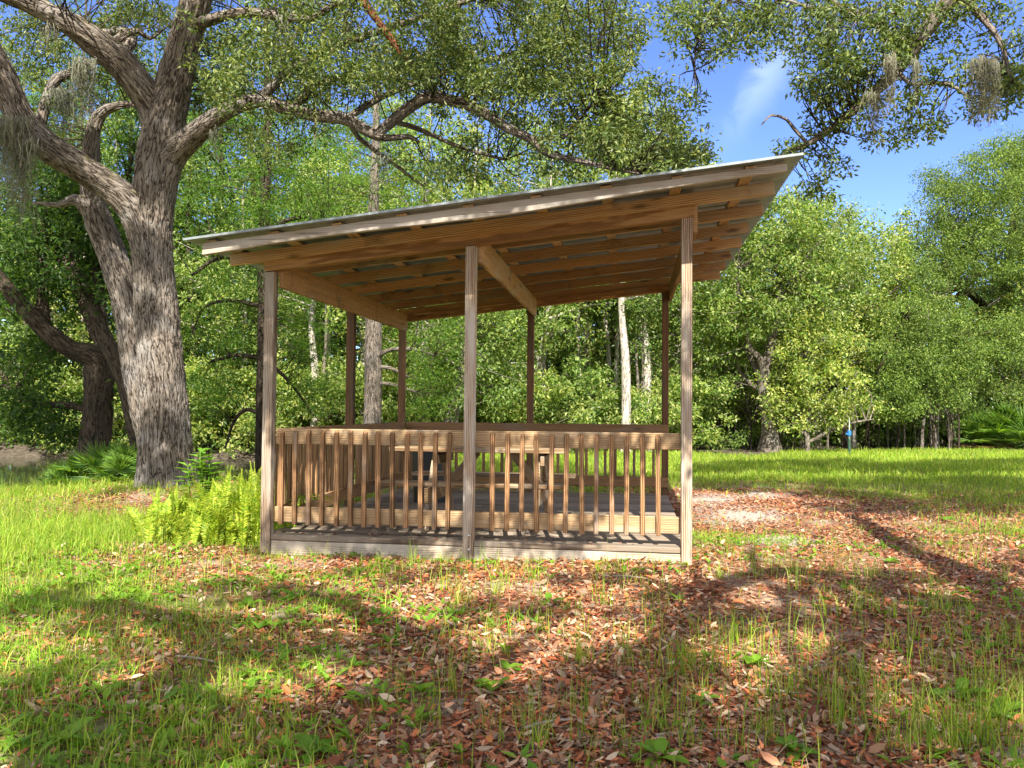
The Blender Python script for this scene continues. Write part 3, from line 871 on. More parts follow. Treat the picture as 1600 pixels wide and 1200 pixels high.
# --- the big live oak on the left
ob = np.array([OAK[0], OAK[1], gz(*OAK)])
oak = tree('live_oak', 'huge live oak with furrowed grey trunk beside the shelter', 'tree', ob)
mb = MB(); LI = []
LI.append(limb_px(mb, [(262, 800, 11.9, 46), (259, 740, 11.9, 40), (255, 640, 11.9, 37), (247, 520, 11.9, 33), (240, 420, 11.9, 31), (238, 340, 11.9, 32), (248, 260, 11.85, 34),
                       (258, 190, 11.8, 31), (274, 120, 11.7, 27), (296, 40, 11.6, 24), (318, -40, 11.4, 22), (340, -160, 11.2, 16), (380, -300, 10.9, 8)],
               seg=120, step=0.026, ridge=0.028, lump=0.05, flare=0.5))
LI.append(limb_px(mb, [(240, 700, 12.1, 22), (228, 640, 12.1, 24), (212, 560, 12.15, 23), (197, 470, 12.2, 22), (176, 400, 12.25, 22), (154, 345, 12.3, 21), (143, 300, 12.35, 16), (142, 245, 12.3, 13), (147, 198, 12.3, 11), (165, 172, 12.3, 8), (200, 163, 12.3, 5), (228, 168, 12.3, 3.5), (262, 150, 12.3, 1.5)],
               seg=80, step=0.035, ridge=0.020, lump=0.08))
LI.append(limb_px(mb, [(240, 440, 11.85, 20), (232, 385, 11.85, 27), (216, 338, 11.8, 28), (192, 309, 11.7, 25), (160, 285, 11.6, 23), (115, 255, 11.4, 23), (70, 225, 11.2, 24), (30, 180, 11.0, 22), (0, 110, 10.8, 21), (-40, 30, 10.6, 17), (-80, -90, 10.4, 11)],
               seg=72, step=0.035, ridge=0.020, lump=0.08))
LI.append(limb_px(mb, [(252, 270, 11.85, 20), (251, 222, 11.85, 26), (242, 176, 11.78, 26), (220, 138, 11.6, 24), (185, 95, 11.4, 24), (148, 65, 11.2, 23), (105, 35, 11.0, 19), (50, 8, 10.8, 16), (0, -12, 10.6, 14), (-60, -40, 10.3, 9)],
               seg=72, step=0.035, ridge=0.020, lump=0.08))
LI.append(limb_px(mb, [(250, 320, 11.85, 17), (257, 275, 11.8, 21), (270, 243, 11.75, 21), (292, 222, 11.6, 19), (318, 200, 11.4, 17), (350, 176, 11.2, 13), (400, 158, 11.1, 11), (440, 168, 11.0, 10), (490, 180, 11.0, 10), (540, 186, 11.0, 10), (575, 205, 11.0, 9), (600, 215, 11.0, 6), (640, 214, 11.0, 4), (655, 222, 11, 2)],
               seg=32, step=0.05, ridge=0.006, lump=0.12))
LI.append(limb_px(mb, [(592, 208, 11.0, 7), (612, 190, 10.95, 8.5), (640, 168, 10.9, 9), (668, 152, 10.8, 9), (700, 156, 10.7, 8.5), (745, 170, 10.6, 8), (790, 198, 10.5, 7.5), (828, 217, 10.45, 7), (856, 240, 10.4, 6), (900, 250, 10.3, 4.5), (950, 262, 10.2, 3.2), (1000, 272, 10.1, 2)],
               seg=24, step=0.05, ridge=0.004, lump=0.12))
LI.append(limb_px(mb, [(836, 217, 10.45, 4), (880, 214, 10.4, 3.6), (903, 190, 10.4, 3), (918, 170, 10.3, 2.2), (940, 158, 10.3, 1.5)], seg=8))
LI.append(limb_px(mb, [(190, 88, 11.4, 10), (205, 60, 11.6, 10), (180, 48, 11.6, 7), (150, 52, 11.6, 4), (120, 40, 11.6, 1.5)], seg=10))
LI.append(limb_px(mb, [(170, 75, 11.5, 8), (196, 55, 11.5, 8), (215, 48, 11.6, 5), (235, 60, 11.7, 3), (262, 40, 11.7, 1.2)], seg=10))
LI.append(limb_px(mb, [(60, 205, 11.2, 9), (75, 150, 11.3, 8), (90, 122, 11.3, 8), (120, 112, 11.4, 6), (145, 98, 11.4, 4), (180, 70, 11.4, 1.5)], seg=12))
LI.append(limb_px(mb, [(156, 352, 12.3, 15), (135, 322, 12.25, 14), (116, 312, 12.2, 9), (92, 320, 12.2, 5), (52, 317, 12.2, 2.5)], seg=18))
LI.append(limb_px(mb, [(540, 186, 11.0, 6), (600, 150, 11.6, 5), (700, 110, 12.2, 5), (800, 85, 12.5, 4), (900, 60, 12.6, 2.5)], seg=10))
LI.append(limb_px(mb, [(400, 158, 11.1, 8), (470, 100, 11.0, 7), (560, 60, 10.9, 6), (650, 30, 10.8, 5), (760, -10, 10.6, 4)], seg=10))
LI.append(limb_px(mb, [(298, 40, 11.6, 10), (380, 20, 11.2, 8), (480, 30, 10.8, 6), (520, 10, 10.5, 5), (640, -40, 10, 4)], seg=10))
LI.append(limb_px(mb, [(460, 166, 11.0, 6), (500, 130, 11.5, 5), (560, 120, 11.9, 5), (650, 130, 12.2, 4), (720, 160, 12.5, 2)], seg=8))
LI.append(limb_px(mb, [(612, 190, 10.95, 4), (650, 200, 11.2, 4), (720, 230, 11.4, 3), (790, 250, 11.6, 2)], seg=8))
LI.append(limb_px(mb, [(545, 188, 11.0, 4), (560, 215, 11.2, 4), (600, 245, 11.4, 3), (660, 290, 11.7, 2)], seg=8))
tree_part(oak, 'trunk', mb, M['oak_bark'])
mb = MB()
limb_px(mb, [(545, -60, 9.9, 6), (568, 0, 10.0, 6), (600, 45, 10.1, 5), (625, 80, 10.2, 4.5), (650, 107, 10.2, 3)], seg=10, lump=0.2)
rb = tree_part(oak, 'dead_branch', mb, M['red_bark'])
rb['label'] = 'bare reddish dead branch'
els = [(60, 70, 90, 60, 12.8, .7, 60), (190, 120, 60, 60, 12.7, .6, 40), (330, 100, 50, 80, 12.6, .6, 44), (90, 200, 80, 50, 12.9, .7, 44), (210, 40, 70, 40, 12.8, .6, 36), (420, 140, 90, 60, 12.6, .8, 50), (420, 60, 150, 80, 11.2, 1.6, 130), (580, 70, 170, 90, 11.2, 1.8, 190), (750, 70, 170, 90, 11.2, 1.8, 200), (890, 70, 120, 85, 11.0, 1.5, 140), (960, 170, 95, 70, 10.6, 1.2, 100),
       (1030, 235, 75, 45, 10.3, 1.0, 65), (900, 235, 110, 45, 10.5, 1.2, 70), (790, 150, 120, 50, 11.0, 1.5, 85), (650, 110, 120, 50, 11.3, 1.5, 70), (420, 190, 100, 50, 11.2, 1.2, 60),
       (330, 120, 50, 100, 11.3, 1.0, 45), (720, 250, 120, 35, 11.5, 1.0, 45), (500, 150, 80, 30, 11.2, 1, 30), (1070, 245, 35, 20, 10.2, .6, 14), (960, 30, 60, 50, 10.8, 1, 30),
       (200, 20, 60, 30, 11.8, .8, 22), (90, 110, 60, 60, 11.8, 1, 22), (30, 40, 60, 60, 11.2, 1, 20),
       (500, -90, 400, 80, 10.5, 2.5, 260), (120, -100, 200, 80, 11, 2, 110), (840, -70, 200, 70, 10.6, 2, 120)]
C = ellipse_pts(els)
C = C[RNG.uniform(0, 1, len(C)) < 0.8]
for kk_, (p_, r_) in enumerate(LI[:7]):
    q1, q2 = to_px(p_); c1, c2 = to_px(C)
    ii = np.clip(np.arange(0, len(p_), 6), 0, len(p_) - 1)
    dd = np.hypot(c1[:, None] - q1[ii][None], c2[:, None] - q2[ii][None]) - (r_[ii] / p_[ii, 1] * F_PX)[None]
    jj = dd.argmin(1)
    bad = (dd.min(1) < 26) & (C[:, 1] < p_[ii][jj, 1] + 0.3) & (RNG.uniform(0, 1, len(C)) < (0.92 if kk_ < 4 else 0.82))
    C = C[~bad]
Csh = []  # leaf clumps added above the view to shade the forked tree and oak trunk
for _ in range(150):
    Csh.append(toward_sun(at(RNG.uniform(20, 230), RNG.uniform(560, 765), RNG.uniform(13, 15.5)), RNG.uniform(6.5, 9.0)))
for _ in range(46):
    u = RNG.uniform(0, 1); P_ = LI[0][0][int(u * 0.75 * (len(LI[0][0]) - 1))]
    if noise(np.array([[u * 7.0, 3.3, 1.0]]))[0] < 0.42: continue
    Csh.append(toward_sun(P_ + RNG.normal(0, .25, 3), RNG.uniform(5.5, 8.5)))
Csh = np.array([c_ for c_ in Csh if c_[2] > CAM_H + 0.52 * c_[1] + 0.5])
mb = MB()
cloud(mb, C, RNG.uniform(0.14, 0.33, len(C)), 62, 0.070, 0.027, up=0.5)
cloud(mb, Csh, RNG.uniform(0.2, 0.4, len(Csh)), 190, 0.085, 0.036, up=0.5)
tree_part(oak, 'crown', mb, M['oak_leaf'], False)
mb = MB()
twigs(mb, C[::2], LI)
tree_part(oak, 'twig_growth', mb, M['dark_bark'])

# --- dark forked tree and its leaning neighbour, by the pond
def ground_at(px, py, it=6):
    x, z = ray(px, py)
    Y = 12.0
    for _ in range(it * 4):
        Yn = (gz(x * Y, Y) - CAM_H) / z
        Y = 0.5 * Y + 0.5 * Yn
    return np.array([x * Y, Y, gz(x * Y, Y)])
dt = tree('forked_tree', 'dark forked tree rising behind the fan palms left of the big oak', 'tree', (at(148, 700, 14.5)[0], 14.5, gz(at(148, 700, 14.5)[0], 14.5)))
mb = MB(); LD = []
LD.append(limb_px(mb, [(146, 775, 14.5, 27), (148, 700, 14.5, 24), (153, 620, 14.5, 21), (155, 570, 14.5, 22), (140, 555, 14.4, 18), (110, 545, 14.3, 14), (75, 520, 14.2, 14), (45, 488, 14.1, 13), (20, 460, 14, 12), (-30, 400, 13.9, 9)], seg=40, step=0.06, ridge=0.012, lump=0.1, flare=0.2))
LD.append(limb_px(mb, [(158, 590, 14.5, 17), (168, 550, 14.6, 15), (150, 510, 14.7, 13), (125, 450, 14.8, 11), (95, 405, 14.9, 9), (70, 370, 15, 7), (40, 300, 15.2, 4)], seg=24, ridge=0.006, lump=0.1))
LD.append(limb_px(mb, [(70, 515, 14.2, 10), (66, 470, 14.4, 9), (70, 420, 14.5, 8), (62, 380, 14.6, 6), (75, 320, 14.8, 4)], seg=16, lump=0.1))
LD.append(limb_px(mb, [(150, 505, 14.7, 8), (160, 450, 14.9, 7), (150, 400, 15, 6), (160, 330, 15.2, 4)], seg=12, lump=0.1))
LD.append(limb_px(mb, [(145, 640, 14.5, 7), (100, 632, 14.6, 6), (50, 630, 14.7, 5), (5, 600, 14.8, 3)], seg=10, lump=0.15))
tree_part(dt, 'trunk', mb, M['dark_bark'])
els = [(60, 300, 120, 60, 14.6, 1.3, 60), (150, 430, 70, 80, 14.8, 1.2, 45), (40, 420, 60, 60, 14.6, 1, 40), (50, 560, 60, 40, 14.8, 1, 30), (100, 660, 70, 30, 15, .8, 24), (20, 630, 50, 40, 14.8, .8, 24), (110, 360, 100, 40, 14.9, 1, 45)]
C = ellipse_pts(els); mb = MB()
cloud(mb, C, RNG.uniform(0.25, 0.5, len(C)), 55, 0.11, 0.045)
tree_part(dt, 'crown', mb, M['dark_leaf'], False)
mb = MB(); twigs(mb, C[::2], LD, 0.012); tree_part(dt, 'twig_growth', mb, M['dark_bark'])

lt = tree('leaning_tree', 'thin dark tree leaning left behind the big oak trunk', 'tree', (at(222, 730, 14.0)[0], 14.0, gz(at(222, 730, 14)[0], 14)))
mb = MB(); LL = []
LL.append(limb_px(mb, [(232, 775, 14, 13), (216, 690, 14, 12), (196, 600, 14.1, 12), (172, 545, 14.2, 12), (150, 495, 14.3, 10), (128, 440, 14.5, 9), (108, 380, 14.6, 7), (100, 320, 14.8, 4)], seg=24, ridge=0.005, lump=0.1, flare=0.2))
LL.append(limb_px(mb, [(165, 530, 14.2, 7), (158, 470, 14.5, 6), (140, 400, 14.8, 5), (120, 330, 15, 3)], seg=10, lump=0.1))
tree_part(lt, 'trunk', mb, M['dark_bark'])
C = ellipse_pts([(120, 350, 60, 50, 14.8, .8, 30), (170, 420, 30, 60, 14.8, .6, 18), (215, 600, 25, 50, 15, .6, 14)]); mb = MB()
cloud(mb, C, 0.35, 50, 0.11, 0.045); tree_part(lt, 'crown', mb, M['dark_leaf'], False)

# --- feathery trees whose trunks show beside the left post and between the rear posts
def sprays(mb, LT, C, n=46, L=0.085, W=0.022, R=0.42):
    cloud(mb, C, R * RNG.uniform(0.7, 1.2, len(C)), n, L, W, up=1.0, droop=0.05, flat=0.28)
for px, Y, r0, r1, label, els, limbs in (
    (414, 17.0, 12, 9, 'slender dark cypress directly behind the left front post',
     [(350, 330, 90, 60, 17, 1.5, 70), (470, 290, 100, 70, 17, 1.5, 90), (360, 430, 70, 60, 17, 1.2, 55), (340, 520, 60, 50, 17, 1, 40), (330, 610, 50, 40, 17, 1, 30), (470, 520, 50, 60, 17.3, 1, 45), (480, 620, 45, 30, 17.5, 1, 26), (410, 200, 110, 50, 17, 1.5, 60)],
     [[(414, 480, 17, 4), (360, 470, 16.8, 3), (320, 480, 16.7, 2), (300, 520, 16.6, 1)], [(414, 560, 17, 3.5), (370, 555, 16.8, 3), (330, 565, 16.7, 2)], [(414, 650, 17, 3), (385, 640, 16.9, 3), (365, 660, 16.8, 2.5), (352, 700, 16.8, 1.5)],
      [(414, 420, 17, 5), (350, 400, 16.8, 4), (300, 430, 16.7, 2)], [(414, 560, 17, 3), (455, 600, 17.2, 2.5), (490, 650, 17.3, 1.5)], [(412, 360, 17, 5), (470, 340, 17, 3), (530, 360, 17, 2)]]),
    (584, 19.0, 14, 9, 'grey straight cypress seen between the shelter rear posts',
     [(560, 330, 110, 60, 19, 1.5, 90), (660, 420, 70, 60, 19, 1.5, 50), (670, 530, 55, 60, 19, 1.2, 45), (530, 420, 60, 60, 19, 1.2, 50), (660, 620, 40, 30, 19, 1, 24), (600, 230, 100, 60, 19, 1.5, 50)],
     [[(586, 560, 19, 5), (605, 548, 18.8, 4), (640, 545, 18.7, 3), (680, 555, 18.7, 1.5)], [(588, 574, 19, 4), (610, 575, 18.9, 3), (640, 590, 18.8, 2)], [(586, 600, 19, 4), (610, 600, 18.9, 3), (650, 612, 18.8, 2)],
      [(580, 420, 19, 5), (640, 400, 19, 4), (700, 420, 19, 2)], [(580, 470, 19, 4), (540, 450, 19, 3), (500, 470, 19, 2)]])):
    b0 = at(px, 700, Y); z0 = gz(b0[0], Y)
    o = tree('cypress_tree', label, 'tree', (b0[0], Y, z0)); mb = MB(); LT = []
    yb = to_px(np.array([b0[0], Y, z0 - 0.1]))[1]
    top = -60 if px < 500 else 60
    LT.append(limb_px(mb, [(px - (4 if px > 500 else 0), float(yb), Y, r0 * 1.3), (px - 2, 640, Y, r0), (px, 500, Y, r0 * .95), (px - 2, 380, Y, r1), (px + 4, 200, Y, r1 * .7), (px, top, Y, 2)], seg=28, ridge=0.008, lump=0.07, flare=0.3))
    for l in limbs: LT.append(limb_px(mb, l, seg=8, lump=0.15))
    tree_part(o, 'trunk', mb, M['dark_bark'] if px < 500 else M['grey_bark'])
    C = ellipse_pts(els); mb = MB(); sprays(mb, LT, C); tree_part(o, 'crown', mb, M['cypress_leaf'], False)
    mb = MB(); twigs(mb, C[::2], LT, 0.008, 3.0); tree_part(o, 'twig_growth', mb, M['dark_bark'])

# --- the oak at the edge of the lawn, the young tree beside it, and the big drooping live oak on the right
def edge_tree(name, label, px, py, limbs, els, bark, leaf, n, L, Wd, R=(0.4, 0.8), tw=0.015, sp=0, kw={}):
    g = ground_at(px, py)
    Y = g[1]
    o = tree(name, label, 'tree', g); mb = MB(); LT = []
    for l in limbs: LT.append(limb_px(mb, [(a, b_, Y + dy, r) for a, b_, dy, r in l], seg=22 if l[0][3] > 8 else 9, lump=0.12, ridge=0.006 if l[0][3] > 8 else 0, flare=0.3 if l is limbs[0] else 0))
    tree_part(o, 'trunk', mb, bark)
    C = ellipse_pts([(a, b_, rx, ry, Y + dy, ddy, k) for a, b_, rx, ry, dy, ddy, k in els])
    mb = MB(); cloud(mb, C, RNG.uniform(R[0], R[1], len(C)), n, L, Wd, **kw); tree_part(o, 'crown', mb, leaf, False)
    mb = MB(); twigs(mb, C[::3], LT, tw, 4.0)
    if mb.n > 200: tree_part(o, 'twig_growth', mb, bark)
    return o
edge_tree('oak_tree', 'pale trunked oak with a forked crown at the far lawn edge', 1204, 706,
    [[(1205, 712, 0, 16), (1202, 670, 0, 12), (1196, 630, 0, 10), (1192, 600, 0, 9), (1196, 570, 0, 8), (1205, 540, 0, 6), (1212, 500, .2, 5), (1222, 440, .4, 3)],
     [(1192, 600, 0, 7), (1184, 580, 0, 6), (1170, 550, .2, 6), (1150, 530, .4, 4), (1125, 515, .6, 3), (1100, 520, .8, 2)],
     [(1193, 590, 0, 6), (1186, 560, -.3, 6), (1170, 540, -.4, 4), (1158, 480, -.6, 3), (1150, 420, -.8, 2)], [(1190, 610, 0, 5), (1172, 598, .3, 5), (1155, 580, .5, 4), (1150, 550, .6, 3)]],
    [(1160, 430, 90, 70, 0, 2, 90), (1230, 400, 80, 80, 0, 2, 90), (1290, 380, 60, 60, .5, 2, 60), (1210, 340, 90, 50, .5, 2, 70), (1120, 520, 50, 50, 0, 1.5, 40), (1180, 500, 70, 30, -.5, 1, 30), (1100, 600, 40, 30, 0, 1, 20), (1340, 400, 50, 70, 1, 1.5, 45), (1260, 470, 60, 40, .5, 1.5, 36)],
    M['grey_bark'], M['bright_leaf'], 62, 0.125, 0.062, (0.25, 0.6))
edge_tree('young_tree', 'small bright yellow green tree in front of the lawn edge oak', 1262, 706,
    [[(1262, 711, -.6, 3.5), (1262, 680, -.6, 3), (1266, 640, -.6, 2.5), (1262, 580, -.6, 2), (1266, 530, -.6, 1)], [(1263, 690, -.6, 2.5), (1255, 665, -.6, 2), (1250, 620, -.6, 1.2)],
     [(1266, 690, -.6, 3), (1285, 680, -.8, 3), (1310, 668, -1, 3), (1335, 660, -1.1, 2), (1365, 655, -1.1, 1)]],
    [(1265, 540, 50, 50, -.8, 1, 60), (1290, 600, 60, 45, -.8, 1, 60), (1230, 600, 45, 40, -.8, 1, 40), (1260, 650, 70, 22, -.8, 1, 30), (1330, 640, 45, 16, -.8, .7, 16), (1310, 520, 40, 30, -.5, 1, 24)],
    M['grey_bark'], M['bright_leaf'], 44, 0.12, 0.06, (0.2, 0.5))
edge_tree('live_oak', 'broad drooping live oak behind the palmettos at the right edge', 1564, 694,
    [[(1564, 700, 1, 12), (1564, 640, 1, 11), (1566, 560, 1, 10), (1570, 470, 1, 9), (1580, 380, .5, 7), (1590, 300, 0, 4)],
     [(1568, 520, 1, 7), (1530, 470, 0, 6), (1490, 450, -2.5, 5), (1440, 470, -4.5, 4), (1400, 520, -6, 3), (1370, 585, -7, 2)],
     [(1610, 500, -3, 7), (1560, 545, -5, 5), (1500, 555, -6, 4), (1450, 590, -6.8, 3), (1400, 630, -7.3, 1.5)],
     [(1575, 430, .5, 5), (1530, 400, -.5, 4), (1480, 420, -3, 3), (1430, 428, -4, 2), (1390, 460, -5, 1.5)],
     [(1600, 440, -1, 5), (1570, 430, -1.4, 5), (1545, 425, -1.6, 4), (1515, 440, -1.8, 3), (1480, 480, -2, 2)]],
    [(1500, 335, 70, 50, -3, 2, 100), (1560, 270, 60, 50, -3, 2, 90), (1600, 330, 50, 70, -4, 2, 80), (1440, 410, 60, 45, -4, 1.5, 60), (1530, 400, 70, 50, -4, 2, 80), (1440, 500, 70, 35, -6, 2.0, 70),
     (1410, 570, 55, 40, -7, 1.6, 60), (1490, 560, 70, 35, -6.5, 1.6, 70), (1570, 530, 50, 40, -6, 1.5, 50), (1395, 625, 50, 24, -7.5, 1, 40), (1460, 615, 60, 22, -7, 1, 40), (1540, 605, 60, 22, -2.5, 1, 24), (1470, 285, 35, 22, -2, 1, 26), (1590, 235, 40, 30, -3, 1.2, 36), (1600, 470, 40, 50, -1, 1, 30)],
    M['dark_bark'], M['right_leaf'], 120, 0.10, 0.038, (0.3, 0.65), kw=dict(droop=0.4))

# --- the tree whose limb hangs into the top right corner
ov = tree('live_oak', 'overhanging live oak limb with grey moss across the top right sky', 'tree', (9.2, 7.5, gz(9.2, 7.5)))
mb = MB(); LO = []
tp = np.array([9.2, 7.5, gz(9.2, 7.5)])
LO.append(tube(mb, [tp + (0, 0, -.2), tp + (0, 0, 1.5), tp + (-.1, .2, 3.2), tp + (-.3, .4, 5.2), tp + (-.5, .5, 7.5), tp + (-.6, .6, 9.5)], [.42, .36, .33, .26, .18, .06], 40, 0.08, ridge=0.014, lump=0.08, flare=0.5))
pl = [tp + (-.2, .3, 4.4)] + [at(a, b_, Y) for a, b_, Y in ((1620, -140, 8.3), (1540, -60, 8.6), (1460, 30, 8.9), (1400, 110, 9.1), (1350, 158, 9.2), (1300, 200, 9.3), (1255, 228, 9.4), (1215, 245, 9.5))]
LO.append(tube(mb, pl, [.17, .14, .11, .085, .07, .05, .04, .032, .015], 16, 0.08, lump=0.15))
for l in ([(1262, 225, 9.4, 3), (1240, 200, 9.4, 3), (1228, 186, 9.4, 2.5), (1205, 180, 9.4, 2), (1190, 195, 9.4, 1)], [(1400, 100, 9.1, 5), (1420, 130, 9.0, 3), (1480, 130, 8.9, 3), (1510, 150, 8.8, 2)],
          [(1420, 70, 9, 6), (1330, 20, 9.2, 4), (1260, 10, 9.3, 3), (1200, -10, 9.4, 2)], [(1500, -10, 8.7, 6), (1560, 60, 8.5, 4), (1580, 130, 8.4, 2)], [(1330, 20, 9.2, 4), (1180, -60, 9.3, 4), (1120, 10, 9.3, 3), (1090, 60, 9.3, 2), (1085, 110, 9.3, 1)]):
    LO.append(limb_px(mb, l, seg=9, lump=0.15))
for k in range(26):
    a = at(RNG.uniform(1330, 1450), RNG.uniform(-10, 60), 9.0); bq = a + RNG.normal(0, .35, 3) - np.array([0.15, 0, .2])
    tube(mb, [a, (a + bq) / 2 + RNG.normal(0, .06, 3), bq], [.008, .006, .002], 4, 0.15)
tree_part(ov, 'trunk', mb, M['grey_bark'])
LO = [l for k, l in enumerate(LO) if k != 2]
els = [(1110, 50, 65, 50, 9.3, .6, 55), (1170, 60, 50, 30, 9.3, .5, 26), (1065, 25, 30, 30, 9.2, .4, 14), (1260, 40, 60, 50, 9.2, .6, 48), (1290, 110, 50, 50, 9.2, .5, 40), (1350, 60, 80, 60, 9.1, .7, 70), (1330, 140, 60, 40, 9.2, .5, 34), (1440, 60, 60, 55, 9, .6, 40),
       (1400, 190, 65, 35, 9.1, .5, 34), (1440, 140, 40, 35, 9, .5, 16), (1300, 190, 40, 25, 9.3, .4, 16), (1235, 238, 20, 10, 9.4, .3, 8), (1290, 270, 28, 40, 9.4, .3, 18), (1530, 90, 35, 40, 8.7, .5, 20), (1560, 140, 45, 40, 8.6, .5, 34), (1520, 160, 30, 25, 8.7, .4, 14), (1595, 100, 20, 60, 8.5, .4, 14),
       (1075, 160, 14, 30, 9.3, .3, 7), (1200, 20, 40, 30, 9.3, .5, 20), (1480, 10, 120, 20, 8.8, .6, 30)]
C = ellipse_pts(els)
C = C[RNG.uniform(0, 1, len(C)) < 0.72]
Cup = [lift(RNG.uniform(1080, 1640), RNG.uniform(721, 741), RNG.uniform(10.5, 13)) for _ in range(150)]      # the upper crown, above the picture, shades the lawn
Cup += [lift(RNG.uniform(1290, 1640), RNG.uniform(748, 800), RNG.uniform(8.5, 11)) for _ in range(70)]
Cup = np.array(Cup)
Cup = Cup[Cup[:, 2] > CAM_H + 0.515 * Cup[:, 1] + 0.7]
mb = MB()
cloud(mb, C, RNG.uniform(0.12, 0.24, len(C)), 46, 0.062, 0.026, up=0.5)
cloud(mb, Cup, RNG.uniform(0.35, 0.7, len(Cup)), 300, 0.12, 0.06, up=0.5)
tree_part(ov, 'crown', mb, M['oak_leaf'], False)
mb = MB(); twigs(mb, C[::1], LO, 0.006, 0.9); tree_part(ov, 'twig_growth', mb, M['dark_bark'])

# --- the oak behind the camera: its limbs and leaf clumps shade the ground in front
so = tree('shade_oak', 'oak behind the photographer casting dappled shade over the leaf litter', 'tree', (1.5, -5.5, 0))
mb = MB()
b0 = np.array([1.5, -5.5, 0.0])
LS = [tube(mb, [b0 + (0, 0, -.2), b0 + (0, 0, 2), b0 + (.1, 0, 3.6), b0 + (0, .2, 5.2), b0 + (-.4, .4, 7.5), b0 + (-.5, .4, 9.5)], [.45, .4, .36, .28, .18, .05], 28, 0.12, ridge=0.012, lump=0.08, flare=0.5)]
hl = 5.2
for pl in [list(q_) for q_ in ([(1640, 985), (1560, 930), (1470, 885), (1410, 858), (1372, 832), (1345, 815), (1325, 806)], [(1640, 1000), (1480, 950), (1340, 915), (1250, 897), (1180, 905), (1090, 925), (1000, 940)],
           [(1560, 1000), (1400, 1000), (1250, 965), (1150, 975)], [(1330, 1195), (1295, 1110), (1320, 1030), (1335, 965)], [(1010, 1195), (965, 1090), (1040, 1005), (1115, 935)], [(640, 1195), (700, 1100), (640, 1010), (560, 960), (480, 930)], [(130, 1180), (260, 1080), (330, 1010), (230, 960), (60, 940)])]:
    P = np.array([lift(a, b_, hl + 0.15 * k) for k, (a, b_) in enumerate(pl)])
    P = np.vstack([b0 + (0.1, 0.1, 4.6), P])
    LS.append(tube(mb, P, np.linspace(0.26, 0.06, len(P)), 12, 0.15, lump=0.15))
    for k in range(9):
        i0 = RNG.integers(1, len(P)); d_ = RNG.normal(0, 0.6, 3)
        tube(mb, [P[i0], P[i0] + d_ * .5 + (0, 0, .1), P[i0] + d_], [.05, .035, .01], 6, .2)
tree_part(so, 'trunk', mb, M['oak_bark'])
SH = [(900, 1150, 260, 60, 46), (560, 1160, 200, 50, 30), (250, 1150, 220, 50, 26), (330, 1000, 200, 40, 30), (120, 960, 130, 30, 16), (620, 1010, 150, 40, 22), (430, 930, 160, 22, 22), (1010, 1060, 120, 40, 20), (1450, 990, 170, 40, 44), (1100, 960, 140, 24, 22),
      (1330, 930, 120, 16, 16), (1480, 905, 110, 14, 22), (1560, 950, 60, 20, 14), (1395, 845, 40, 8, 6), (1520, 1060, 120, 40, 22), (1250, 1110, 140, 50, 16), (700, 1090, 150, 50, 26), (780, 960, 120, 20, 12), (950, 910, 90, 10, 8), (60, 1080, 120, 50, 16), (1560, 880, 90, 18, 10), (620, 900, 120, 12, 10), (1400, 1160, 180, 40, 18)]
Cs = []
for px, py, rx, ry, n in SH:
    for k in range(int(n * 0.66)):
        a, r = RNG.uniform(0, 2 * PI), math.sqrt(RNG.uniform(0, 1))
        Cs.append(lift(px + rx * r * math.cos(a), min(1190, py + ry * r * math.sin(a)), RNG.uniform(4.6, 7.6)))
def shade_line(p, q_, n, wv, keep=1.0):
    for _ in range(n):
        u = RNG.uniform()
        if noise(np.array([[u * 6.0, p[0], p[2]]]))[0] > keep: continue
        P = p + (q_ - p) * u + RNG.normal(0, wv, 3)
        Cs.append(toward_sun(P, RNG.uniform(3.2, 6.0)))
shade_line(SW(-.3, -.55, 2.7), SW(1.2, -.55, 2.82), 16, .1, .55)
shade_line(SW(1.2, -.55, 2.85), SW(4.3, -.55, 3.1), 34, .1, .62)
shade_line(SW(1.83, 0, 0.3), SW(1.83, 0, 2.0), 26, .06)
shade_line(SW(0, 0, 1.3), SW(0, 0, 2.3), 12, .07)
shade_line(SW(0, 0, 0.0), SW(0, 0, 0.35), 5, .07)
shade_line(SW(3.66, 0, 1.0), SW(3.66, 0, 2.2), 14, .07, .7)
shade_line(SW(.2, 0, .12), SW(2.2, 0, .12), 18, .08, .6)
shade_line(SW(.1, 0, 1.04), SW(3.0, 0, 1.04), 34, .08, .72)
shade_line(SW(.2, 0, .3), SW(3.0, 0, .3), 22, .12, .6)
shade_line(SW(.2, 0, .65), SW(3.2, 0, .65), 18, .14, .55)
Cs = np.array(Cs)
Cs = Cs[Cs[:, 2] > CAM_H + 0.52 * Cs[:, 1] + 0.6]
mb = MB()
cloud(mb, Cs, RNG.uniform(0.12, 0.26, len(Cs)), 85, 0.08, 0.036, up=0.5)
tree_part(so, 'crown', mb, M['oak_leaf'], False)

